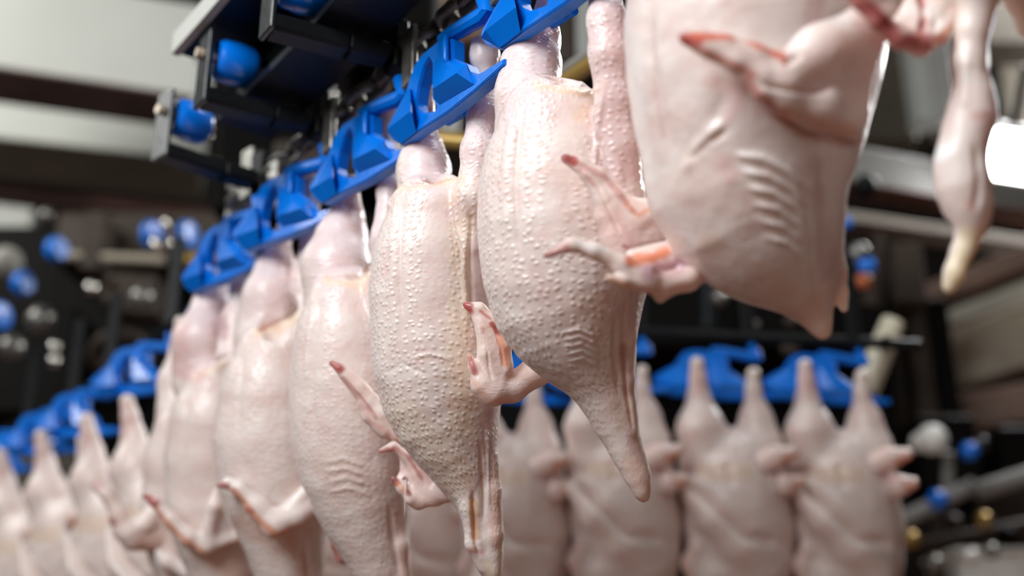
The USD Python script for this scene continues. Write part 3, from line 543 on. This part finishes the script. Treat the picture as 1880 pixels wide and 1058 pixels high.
# the left wing of the sharply focused bird lies over the fourth one
lw = Carcass(1.47, .0017)
for b in stage.GetPrimAtPath('/World').GetChildren():
    if b.GetName() == 'chicken_carcass':
        base = at(797, 395, 1.47)
        pr = lw.chain([(699, 828, 5, .05), (722, 820, 8, .05), (748, 838, 9, .05), (768, 870, 11, .05), (788, 900, 14, .05), (820, 905, 18, .04)], 8) + lw.chain([(722, 879, 5, .045), (738, 897, 9, .045), (756, 915, 12, .045), (768, 922, 13, .05), (800, 912, 16, .05), (835, 890, 22, .04)], 8)
        pr += [lw.web((742, 838, .055), (780, 905, .05), (745, 890, .055), 9), lw.web((740, 880, .055), (770, 870, .055), (765, 918, .05), 12), lw.web((765, 868, .055), (830, 890, .045), (768, 915, .05), 12)]
        m, tn = lw.mesh(pr, base, sculpt=[([(742, 850), (757, 895)], 3, -.002), ([(760, 850), (782, 895)], 3, -.0015)],
                        paint=[([(695, 830), (718, 826)], 6, RED, .7), ([(722, 822), (750, 840), (775, 880)], 4, RED, .5), ([(720, 877), (728, 888)], 6, BLOOD, .9), ([(730, 890), (746, 905)], 6, ORANGE, .5), ([(748, 904), (752, 908)], 5, BLOOD, .7)], pimple=.2, tint=np.array([.82, .64, .60]), noise=.0008, relax=2)
        obj('wing', m, 'chicken_skin', b, True, tn)
# --- fifth
make_carcass('plucked chicken fifth from the right, pale V-bent wing across its lower body', 1.85, .0026,
  torso=[(505, 655, 72), (501, 720, 90), (499, 800, 101), (505, 870, 99), (515, 925, 86), (522, 975, 72), (530, 1030, 60), (538, 1090, 46)],
  legs=[[(522, 405, 10, .11), (518, 440, 15, .11), (507, 490, 35, .08), (498, 545, 50, .05), (490, 620, 60, .05)], [(575, 338, 20, .03), (580, 350, 18, .03), (572, 372, 11, .03), (575, 440, 20, .02), (562, 520, 28, -.01), (556, 620, 30, -.035)], [(575, 960, 14, -.02), (578, 1080, 14, -.01)]],
  extra=[((555, 575, -.05), (505, 630, -.05), (555, 700, -.05), 6)], vent=[(510, 580, 46, -.03), (512, 605, 30, -.04)],
  sculpt=[([(450, 616), (510, 593), (556, 566)], 5, -.006), ([(448, 640), (440, 720), (438, 800)], 7, -.0025), ([(560, 985), (566, 1058)], 6, -.004)], paint=[([(512, 450), (498, 560)], 52, np.array([.78, .63, .655]), .6), ([(470, 612), (510, 600), (556, 575)], 9, FAT, .8), ([(535, 590), (505, 615)], 9, FAT, .5), ([(520, 455), (530, 500)], 20, PINK, .6), ([(535, 990), (560, 1058)], 12, np.array([.70, .42, .32]), .6), ([(440, 960), (520, 1000), (590, 950)], 20, np.array([.70, .44, .34]), .5)], pimple=.8,  # brown stroke below the wing paints shade on the lower body
  wings=[dict(chains=[[(403, 891, 6, -.10), (420, 887, 9, -.10), (440, 896, 13, -.10), (474, 930, 19, -.10), (506, 962, 24, -.098), (545, 945, 20, -.085), (592, 915, 22, -.06), (620, 900, 22, -.03)], [(456, 936, 5, -.105), (476, 948, 8, -.104), (500, 968, 14, -.1)]], webs=[((506, 960, -.095), (560, 905, -.08), (600, 920, -.06), 14)],
              paint=[([(400, 890), (415, 894)], 8, RED, .7), ([(430, 902), (470, 950), (506, 984), (560, 968), (600, 945)], 7, ORANGE, .75), ([(452, 936), (462, 940)], 5, RED, .6)], tint=np.array([.86, .74, .70]))])
# --- sixth
make_carcass('plucked chicken sixth from the right, thighs purple-tinged, red-tipped wing in a sharp V', 2.03, .003,
  torso=[(398, 715, 56), (392, 770, 72), (388, 840, 78), (390, 920, 78), (398, 985, 68), (410, 1050, 54), (416, 1110, 40)],
  legs=[[(415, 480, 9, .11), (408, 510, 13, .11), (388, 560, 32, .08), (368, 625, 49, .05), (362, 700, 46, .05)], [(455, 432, 18, .04), (458, 442, 16, .04), (452, 465, 10, .04), (446, 530, 19, .03), (434, 590, 27, 0), (425, 660, 30, -.03)]],
  extra=[((430, 650, -.04), (395, 690, -.04), (440, 720, -.04), 7)],
  sculpt=[([(350, 682), (385, 668), (425, 650)], 5, -.006), ([(345, 720), (338, 800), (338, 880)], 7, -.0025)], paint=[([(385, 560), (362, 650)], 50, np.array([.78, .63, .655]), .6), ([(360, 690), (420, 665)], 8, FAT, .6), ([(402, 570), (405, 610)], 15, np.array([.42, .22, .24]), .6), ([(330, 600), (330, 680), (360, 690)], 16, PINK, .6), ([(390, 1010), (440, 1050)], 30, np.array([.72, .46, .36]), .6)], pimple=.5,
  wings=[dict(chains=[[(266, 911, 5, -.09), (285, 922, 9, -.09), (315, 955, 13, -.09), (345, 985, 16, -.088), (378, 1002, 17, -.08), (434, 985, 12, -.06), (450, 960, 14, -.04)], [(378, 1000, 14, -.08), (393, 930, 10, -.09), (396, 905, 7, -.085)]], webs=[((380, 998, -.08), (395, 925, -.085), (430, 980, -.06), 9)],
              paint=[([(262, 909), (285, 924)], 8, RED, .9), ([(285, 935), (330, 985), (375, 1016)], 6, ORANGE, .7), ([(385, 1020), (435, 992)], 5, ORANGE, .5), ([(392, 960), (400, 985)], 5, LILAC, .5)], tint=np.array([.86, .73, .69]))])
# --- seventh
make_carcass('plucked chicken seventh from the right, half hidden, pale wing sticking out at lower left', 2.20, .0032,
  torso=[(338, 790, 54), (332, 850, 62), (330, 930, 64), (335, 1000, 58), (342, 1080, 44)],
  legs=[[(330, 590, 10, .10), (328, 640, 14, .10), (322, 700, 30, .07), (325, 790, 40, .04)], [(372, 580, 10, .07), (372, 640, 16, .06), (365, 760, 28, 0)]], pimple=.3, paint=[([(300, 960), (330, 1000)], 34, np.array([.74, .54, .46]), .6)],
  wings=[dict(chains=[[(173, 891, 7, -.08), (196, 908, 11, -.08), (218, 945, 14, -.08), (236, 978, 17, -.08), (268, 962, 15, -.07), (300, 920, 16, -.04)], [(207, 955, 6, -.085), (222, 975, 12, -.08), (245, 990, 20, -.07), (290, 985, 30, -.04)]], webs=[((236, 978, -.078), (285, 940, -.06), (300, 1000, -.04), 14)],
              paint=[([(170, 889), (180, 896)], 8, PINK, .9), ([(203, 955), (208, 962)], 6, RED, .6), ([(262, 1000), (310, 990)], 16, np.array([.62, .34, .26]), .6)], tint=np.array([.84, .71, .65])),
         dict(chains=[[(292, 1015, 8, -.075), (305, 1030, 14, -.075), (345, 1050, 13, -.07), (360, 1080, 16, -.04)]], tint=np.array([.88, .76, .73]))])

# ================================================================== THE LINE FURTHER BACK
back = make_carcass('blurred chicken at the right end of the back row, two orange wing stubs at right', 2.60, .0042, base=(1530, 720),
  torso=[(1540, 872, 82), (1548, 920, 92), (1556, 975, 94), (1562, 1035, 86), (1566, 1110, 70), (1570, 1180, 40)],
  legs=[[(1478, 672, 13, 0), (1480, 700, 13, 0), (1482, 735, 19, 0), (1486, 790, 42, -.01), (1500, 850, 56, .0)], [(1582, 690, 12, 0), (1582, 722, 12, 0), (1588, 775, 29, 0), (1594, 825, 42, -.01), (1590, 870, 54, .0)],
        [(1478, 905, 26, -.06), (1520, 950, 34, -.085), (1570, 1000, 38, -.09), (1610, 1050, 30, -.08)], [(1520, 1060, 40, -.06), (1500, 1120, 40, -.03)]],
  sculpt=[([(1465, 885), (1520, 930), (1580, 985), (1640, 1005)], 14, -.030), ([(1540, 850), (1550, 900)], 14, -.004)], pimple=.3,
  paint=[([(1478, 690), (1480, 720)], 18, PINK, .5), ([(1500, 870), (1580, 872)], 16, FAT, .6)],
  wings=[dict(chains=[[(1590, 862, 30, -.05), (1632, 842, 19, -.09), (1664, 834, 12, -.10)], [(1605, 905, 28, -.05), (1648, 893, 19, -.09), (1674, 888, 12, -.10)]], paint=[([(1650, 850), (1680, 845)], 9, ORANGE, .8), ([(1670, 896), (1690, 892)], 9, ORANGE, .6), ([(1610, 880), (1640, 868)], 12, PINK, .6)]),
         dict(chains=[[(1488, 1005, 20, -.05), (1472, 1040, 16, -.05), (1490, 1080, 20, -.05)]], paint=[([(1450, 1030), (1460, 1060)], 16, PINK, .5)])])
back.SetCustomDataByKey('group', 'chickens of the back row')
def back_mat(px, py, rz, d, s=1.0):
    c, n = math.cos(rz), math.sin(rz); p = at(px, py, d); return [c, n, 0, 0, -n, c, 0, 0, 0, 0, 1, 0, *p, 1]
BASE = (1530, 720)
for px, py, rz, d, l in [(1331, 716, .02, 2.60, 'blurred chicken second from the right end of the back row, under a wide blue plate'),
                         (1126, 712, .03, 2.60, 'blurred chicken of the back row behind the neck tip of the second front bird'),
                         (928, 728, .04, 2.64, 'shaded blurred chicken of the back row, right of the sharpest bird\'s neck')]:
    dup(back, back_mat(px, py, rz, d), l)
dup(back, back_mat(590, 800, .1, 3.02), 'dark blurred chicken of the back row just visible under the fifth front bird\'s wing')
dup(back, back_mat(765, 775, .1, 2.86), 'dark blurred chicken of the back row low between the two sharpest necks')
for px, py, rz, d, l in [(283, 782, -.45, 2.45, 'blurred chicken half hidden behind the seventh front bird at left'), (205, 812, -.40, 2.66, 'blurred grey-pink chicken of the left background, nearest the pale wing tip'),
                         (118, 840, -.38, 2.86, 'blurred chicken of the left background under the blue shackle with the white glint'), (42, 872, -.36, 3.06, 'blurred chicken of the left background, second from the left frame edge'), (-40, 892, -.34, 3.25, 'blurred chicken cut by the left frame edge')]:
    dup(back, back_mat(px, py, rz, d), l, 'chickens of the left background')
def sh_mat(px, py, d, rz):
    """shackle whose slot and hook centre sit at the pixel"""
    c, n = math.cos(rz), math.sin(rz); T = np.array([c, n, 0]); N = np.array([-n, c, 0]); m = (loc(782, 160) + loc(872, 135)) / 2
    p = at(px, py, d) - T * m[0] - N * m[1] - np.array([0, 0, m[2]]); return mat16(p, T, N)
for px, py, d, rz, l in [(1335, 700, 2.71, .0, 'blurred blue shackle of the back row between two pale legs, right of centre'), (1535, 708, 2.71, .05, 'blurred blue shackle at the right end of the back row beside the pale tube'),
                         (1130, 690, 2.71, -.1, 'blurred blue shackle of the back row right of the second bird\'s neck'), (960, 708, 2.79, .1, 'blurred blue shackle of the back row under the sharp folded wing')]:
    dup(sh, sh_mat(px, py, d, rz), l, 'blue shackles of the back row')
for px, py, d, rz, l in [(262, 690, 2.66, -.5, 'blurred blue shackle at left, just left of the seventh chicken\'s thigh'), (150, 772, 2.91, -.45, 'blurred blue shackle at left holding grey-pink legs'), (85, 806, 3.10, -.42, 'blurred blue shackle at far left with a bent hanger rod'), (5, 842, 3.32, -.4, 'blurred blue shackle cut by the left frame edge')]:
    dup(sh, sh_mat(px, py, d, rz), l, 'blue shackles of the left background')

def hanger_bar(name, label, stations):
    """dark bar that the hanger rods of a far line are hooked on"""
    q = loc(884, -30, .008); P = []
    for px, py, d, rz in stations:
        M = np.array(sh_mat(px, py, d, rz)).reshape(4, 4); P.append(np.array([*q, 1]) @ M)
    P = np.array(P)[:, :3]; P = np.vstack([P[0] + (P[0] - P[1]) * .6, P, P[-1] + (P[-1] - P[-2]) * .8]); o = P[1]
    t = thing(name, label, 'rail', o); obj('bar', tube(P - o, .013, 10), 'black_steel', t)
    for p in P[1:-1]: obj('hanger', bar(p - o + (0, 0, .005), p - o + (0, 0, .22), .012, .03, up=(1, 0, 0)), 'black_steel', t)
hanger_bar('conveyor_rail', 'dark bar over the blue shackles of the back row', [(1535, 708, 2.71, .05), (1335, 700, 2.71, .0), (1130, 690, 2.71, -.1), (960, 708, 2.79, .1)])
hanger_bar('conveyor_rail', 'dark bar over the blue shackles at the far left', [(262, 690, 2.66, -.5), (150, 772, 2.91, -.45), (85, 806, 3.10, -.42), (5, 842, 3.32, -.4)])

# ================================================================== STEELWORK OVERHEAD
def d_at_z(px, py, z): return (z - CZ) / (Fv[2] - (py - 529) / FPX * Uv[2])
def beam(name, label, a, b, d, h, w, face, under, plate_t=.012, cat='beam'):
    """level box beam; its lower front edge runs from pixel a (at distance d) to pixel b; h tall, w deep, with a separate bottom plate"""
    A0 = at(*a, d); B0 = at(*b, d_at_z(*b, A0[2])); u = B0 - A0; L = np.linalg.norm(u); u /= L; back_ = np.array([-u[1], u[0], 0.])
    if back_ @ Fv < 0: back_ = -back_
    t = thing(name, label, cat, A0)
    c = (B0 - A0) / 2 + back_ * w / 2
    Rm = np.stack([u, np.cross([0, 0, 1.], u), [0, 0, 1.]], 1)
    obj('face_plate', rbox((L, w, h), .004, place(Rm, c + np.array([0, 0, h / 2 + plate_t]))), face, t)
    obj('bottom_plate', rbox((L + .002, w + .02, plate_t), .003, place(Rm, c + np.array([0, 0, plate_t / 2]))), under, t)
    return t
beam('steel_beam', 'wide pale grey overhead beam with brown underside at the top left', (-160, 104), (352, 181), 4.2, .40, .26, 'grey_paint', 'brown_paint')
beam('steel_beam', 'second pale grey overhead beam with shade coloured into its underside, below the first at left', (-160, 238), (372, 297), 5.0, .5, .42, 'grey_paint', 'shade_grey_paint')
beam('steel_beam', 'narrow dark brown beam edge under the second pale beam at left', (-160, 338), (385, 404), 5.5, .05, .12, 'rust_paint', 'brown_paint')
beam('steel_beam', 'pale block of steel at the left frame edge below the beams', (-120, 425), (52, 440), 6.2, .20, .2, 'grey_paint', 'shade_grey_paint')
beam('steel_beam', 'grey crossbeam with brown underside behind the neck at the right', (1480, 322), (2010, 416), 3.9, .135, .09, 'steel_grey', 'rust_paint')
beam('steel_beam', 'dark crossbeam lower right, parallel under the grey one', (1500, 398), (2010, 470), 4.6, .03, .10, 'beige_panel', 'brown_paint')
def post(name, label, x0, x1, y0, y1, d, m, m2=None, depth=.10):
    top, bot = at((x0 + x1) / 2, y0, d), None
    zb = at((x0 + x1) / 2, y1, d)[2]; w = (x1 - x0) / FPX * d
    t = thing(name, label, 'post', (top[0], top[1], zb))
    H = top[2] - zb
    obj('web', rbox((w * .5, depth, H), .004, place(None, (-w * .25, 0, H / 2))), m, t); obj('flange', rbox((w * .5, depth, H), .004, place(None, (w * .25, -.03, H / 2))), m2 or m, t)
post('steel_post', 'upright two-tone grey post behind the nearest neck at upper right', 1640, 1704, -60, 290, 4.2, 'post_grey', 'steel_grey')
post('steel_post', 'dark upright post at right beside the pale tube', 1655, 1725, 560, 1100, 4.4, 'machine_brown', 'machine_black')
post('steel_post', 'grey upright post seen between the two biggest birds', 1020, 1086, -60, 170, 3.2, 'machine_brown', 'post_grey')
post('steel_post', 'pale upright post behind the second shackle', 770, 845, -60, 320, 4.4, 'beige_panel', 'grey_paint')
post('steel_post', 'brown upright post at the top behind the sharp shackle', 812, 905, -60, 130, 3.9, 'brown_beam', 'brown_beam')
# long sloping beams at right
def slope_beam(name, label, a, b, da, db, w, h, m, cat='beam'):
    P, Q = at(*a, da), at(*b, db); t = thing(name, label, cat, P)
    mm = bar((0, 0, 0), Q - P, w, h, bev=.006); obj('web', mm, m, t)
    u = (Q - P) / np.linalg.norm(Q - P); obj('flange', bar(np.array([0, 0, -h / 2 - .01]), Q - P + np.array([0, 0, -h / 2 - .01]), w * 1.25, .02, bev=.004), 'brown_beam', t)
slope_beam('sloping_beam', 'brown beam rising to the right under the grey crossbeam', (1590, 590), (2000, 430), 4.6, 4.2, .1, .07, 'brown_beam')
slope_beam('sloping_beam', 'wide beige panel beam rising to the right frame edge', (1690, 690), (2020, 570), 4.8, 4.4, .1, .24, 'beige_panel')
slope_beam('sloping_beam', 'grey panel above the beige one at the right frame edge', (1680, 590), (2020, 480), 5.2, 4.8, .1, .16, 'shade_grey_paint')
slope_beam('sloping_beam', 'brown lower beam at right below the beige panel', (1670, 775), (2020, 715), 4.6, 4.2, .1, .12, 'brown_beam')
# pale tube and the brass rod
t = thing('plastic_tube', 'cream plastic tube leaning beside the last back-row shackle', 'tube', at(1640, 590, 2.98))
P, Q = at(1640, 592, 2.98), at(1588, 722, 2.93); o = P
obj('tube_wall', tube([P - o, (P + Q) / 2 - o, Q - o], [.030, .032, .033], 20), 'cream_tube', t)
obj('mount', bar(at(1622, 640, 2.96) - o, at(1627, 627, 2.70) - o, .02, .02), 'black_steel', t)
u = (Q - P) / np.linalg.norm(Q - P); tor = trimesh.creation.torus(.024, .008, 24, 10); tor.apply_transform(place(frame(u), Q - o + u * .004)); obj('end_ring', tor, 'blue_plastic', t, True)
t = thing('guide_rod', 'brass-coloured round guide rod with grey top behind the second chicken\'s legs', 'rod', at(1035, 160, 2.0))
P, Q = at(1000, 176, 2.05), at(1200, 40, 1.75); o = at(1035, 160, 2.0)
obj('rod', tube([P - o, Q - o], .014, 14), 'brass_rod', t); obj('cover_rod', tube([P - o + (0, 0, .022), Q - o + (0, 0, .022)], .010, 14), 'steel_grey', t)
t = thing('guide_rod', 'yellowish guide rod showing right of the sharp chicken\'s left leg', 'rod', at(820, 250, 2.2))
P, Q = at(600, 238, 2.5), at(880, 262, 2.1); o = at(820, 250, 2.2); obj('rod', tube([P - o, Q - o], .016, 14), 'brass_rod', t)

# lamp at right
lp = thing('flood_lamp', 'glaring white lamp at the right frame edge beside the hanging neck', 'lamp', at(1850, 285, 4.0))
o = at(1850, 285, 4.0); Rl = frame(CAM - o + np.array([-.6, 0, -.9]), (1, -.12, -.18)); Rl = np.stack([Rl[:, 0], Rl[:, 1], Rl[:, 2]], 1)
obj('housing', rbox((.30, .20, .06), .01, place(Rl, -Rl[:, 2] * .035)), 'steel_grey', lp); obj('diffuser', rbox((.27, .165, .012), .004, place(Rl, (0, 0, 0))), 'lamp_glow', lp)
obj('bracket', bar(Rl @ np.array([0, .09, -.05]), Rl @ np.array([0, .30, -.05]), .03, .02), 'black_steel', lp)

# ================================================================== MACHINERY IN THE DARK
def machine(name, label, anchor, d, boxes=(), bolts=(), rollers=(), pipes=(), rings=(), cat='machine'):
    o = at(*anchor, d); t = thing(name, label, cat, o)
    for (x0, y0, x1, y1, dd, dep, m) in boxes:
        P = at((x0 + x1) / 2, (y0 + y1) / 2, d + dd); w = abs(x1 - x0) / FPX * (d + dd); h = abs(y1 - y0) / FPX * (d + dd)
        obj('panel', rbox((w, dep, h), .01, place(None, P - o + np.array([0, dep / 2, 0]))), m, t)
    for (x, y, r, dd, m) in bolts:
        P = at(x, y, d + dd); R = r / FPX * (d + dd); b = lathe([(0, -.5 * R), (R * .8, -.5 * R), (R, -.2 * R), (R * .8, .35 * R), (R * .4, .6 * R), (0, .65 * R)], 16)
        b.apply_transform(place(frame(CAM - P + np.array([0, 0, .6])), P - o)); obj('bolt', b, m, t, 40)
    for (x, y, r, L, dd, m) in rollers:
        P = at(x, y, d + dd); R = r / FPX * (d + dd); l = L / FPX * (d + dd)
        b = lathe([(0, -l), (R * .85, -l), (R, -.7 * l), (R * 1.05, 0), (R, .7 * l), (R * .85, l), (0, l)], 20); b.apply_transform(place(frame((1, -.4, 0)), P - o)); obj('roller', b, m, t, 40)
    for (p, q, r, dd, m) in pipes:
        P, Q = at(*p, d + dd), at(*q, d + dd); obj('pipe', tube([P - o, Q - o], r / FPX * (d + dd), 12), m, t)
    for (x, y, r, w, dd, m) in rings:
        P = at(x, y, d + dd); b = trimesh.creation.torus(r / FPX * (d + dd), w / FPX * (d + dd), 32, 10); b.apply_transform(place(frame((.2, -.5, -.8)), P - o)); obj('sprocket_ring', b, m, t, True)
    return t
machine('conveyor_drive', 'dark drive machinery filling the upper middle behind the trolleys', (600, 150), 2.9,
  boxes=[(430, -80, 800, 60, .2, .5, 'machine_black'), (400, 60, 640, 400, .3, .5, 'machine_black'), (560, 40, 700, 230, .5, .4, 'machine_black'), (640, 120, 790, 330, .6, .3, 'machine_black'), (500, 250, 600, 330, .1, .15, 'machine_brown')],
  bolts=[(640, 205, 9, .0, 'bright_steel'), (612, 176, 8, 0, 'bright_steel'), (612, 200, 8, 0, 'bright_steel'), (612, 224, 8, 0, 'bright_steel'), (436, 6, 11, -.3, 'chain_steel'), (395, 305, 16, -.2, 'chain_steel'), (430, 345, 12, -.2, 'chain_steel'), (690, 5, 12, -.2, 'brass_rod'), (555, 275, 14, -.1, 'machine_brown'), (380, 250, 10, -.2, 'chain_steel')],
  rollers=[(640, 14, 18, 22, -.1, 'blue_roller'), (520, 128, 20, 18, 0, 'blue_plastic')], pipes=[((600, 90), (600, 300), 12, .05, 'bracket_steel'), ((470, 320), (560, 420), 14, .05, 'machine_brown')])
machine('conveyor_drive', 'dark return machinery at the far left with bolts, rollers and a sprocket ring', (180, 560), 3.6,
  boxes=[(-80, 400, 110, 760, .7, .5, 'machine_black'), (100, 385, 420, 480, .5, .4, 'machine_brown'), (90, 470, 420, 800, .55, .5, 'machine_black'), (210, 500, 290, 580, .2, .1, 'machine_brown'), (-60, 560, 130, 760, .3, .2, 'machine_black'), (150, 380, 190, 500, .3, .2, 'machine_brown'), (-60, 720, 430, 1300, 1.5, .3, 'olive_panel')],
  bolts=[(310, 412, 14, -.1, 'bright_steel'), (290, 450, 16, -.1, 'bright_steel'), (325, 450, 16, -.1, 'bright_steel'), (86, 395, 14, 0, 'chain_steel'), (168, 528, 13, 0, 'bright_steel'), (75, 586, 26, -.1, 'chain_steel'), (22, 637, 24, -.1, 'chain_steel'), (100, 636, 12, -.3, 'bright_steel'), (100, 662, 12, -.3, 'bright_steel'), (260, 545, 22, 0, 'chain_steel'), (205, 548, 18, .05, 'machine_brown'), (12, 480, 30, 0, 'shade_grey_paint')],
  rollers=[(280, 432, 26, 9, 0, 'blue_plastic'), (345, 432, 26, 9, 0, 'blue_plastic'), (42, 520, 22, 11, -.2, 'blue_plastic'), (0, 580, 26, 8, -.2, 'blue_plastic'), (104, 458, 22, 12, .1, 'blue_plastic')],
  rings=[(222, 652, 48, 12, .2, 'machine_brown'), (235, 540, 40, 9, .3, 'machine_brown')], pipes=[((100, 470), (300, 478), 10, .3, 'beige_panel'), ((330, 480), (440, 470), 14, .3, 'brass_rod')])
machine('conveyor_drive', 'dark machinery above the back row with dim bolts and an orange knob', (1400, 560), 3.3,
  boxes=[(1080, 420, 1640, 640, .5, .5, 'machine_black'), (1545, -80, 1665, 275, 1.9, .2, 'olive_panel'), (1700, 120, 1760, 270, 2.3, .2, 'machine_brown'), (1750, -60, 1960, 90, 2.2, .2, 'olive_panel'), (1840, 90, 1990, 260, 2.4, .2, 'olive_panel'), (900, 560, 1640, 830, .9, .4, 'machine_black'), (1560, 440, 1700, 560, .6, .3, 'machine_brown')],
  bolts=[(1575, 465, 22, 0, 'chain_steel'), (1590, 340, 22, .4, 'black_steel'), (1320, 545, 16, 0, 'chain_steel'), (1450, 590, 12, 0, 'machine_brown'), (1500, 575, 12, 0, 'machine_brown'), (1380, 600, 14, 0, 'machine_brown'), (1585, 515, 16, -.05, 'orange_plastic')],
  rollers=[(1592, 488, 13, 15, -.05, 'blue_plastic'), (1548, 410, 11, 16, 0, 'blue_plastic'), (1450, 640, 12, 14, 0, 'machine_brown')], pipes=[((1300, 470), (1300, 600), 14, .2, 'bracket_steel'), ((1620, 430), (1600, 560), 20, .3, 'machine_brown')])
machine('conveyor_return', 'cluttered return conveyor at lower right with blue caps and sloping grey pipes', (1760, 900), 3.6,
  boxes=[(1745, 800, 2060, 1200, 1.05, .3, 'machine_brown'), (1690, 760, 1800, 900, .4, .2, 'machine_black'), (1840, 780, 2000, 880, .4, .2, 'machine_black')],
  bolts=[(1712, 806, 28, 0, 'white_plastic'), (1690, 812, 18, .05, 'white_plastic'), (1780, 828, 17, -.05, 'blue_roller'), (1802, 815, 15, 0, 'bracket_steel'), (1722, 917, 19, -.1, 'blue_roller'), (1782, 1022, 15, -.05, 'white_plastic'), (1716, 1036, 18, -.05, 'chain_steel'), (1820, 1012, 14, 0, 'chain_steel'), (1750, 960, 18, .1, 'machine_brown'), (1806, 955, 16, .1, 'brass_rod'), (1850, 985, 20, .1, 'machine_black'), (1672, 990, 16, .1, 'brass_rod')],
  pipes=[((1650, 960), (1790, 890), 15, 0, 'steel_grey'), ((1790, 905), (1960, 850), 17, .05, 'steel_grey'), ((1740, 830), (1740, 920), 11, .1, 'post_grey'), ((1650, 1010), (1900, 960), 12, .2, 'machine_brown')])
t = thing('storage_crate', 'bright white plastic crate at the bottom right corner', 'crate', at(1878, 1060, 3.9))
obj('crate_wall', cat_([rbox((.44, .02, .16), .006, place(None, (.02, 0, 0))), rbox((.02, .3, .16), .006, place(None, (-.20, .15, 0))), rbox((.44, .02, .16), .006, place(None, (.02, .3, 0)))]), 'white_plastic', t); obj('rim', rbox((.48, .34, .02), .006, place(None, (.02, .15, .085))), 'white_plastic', t)
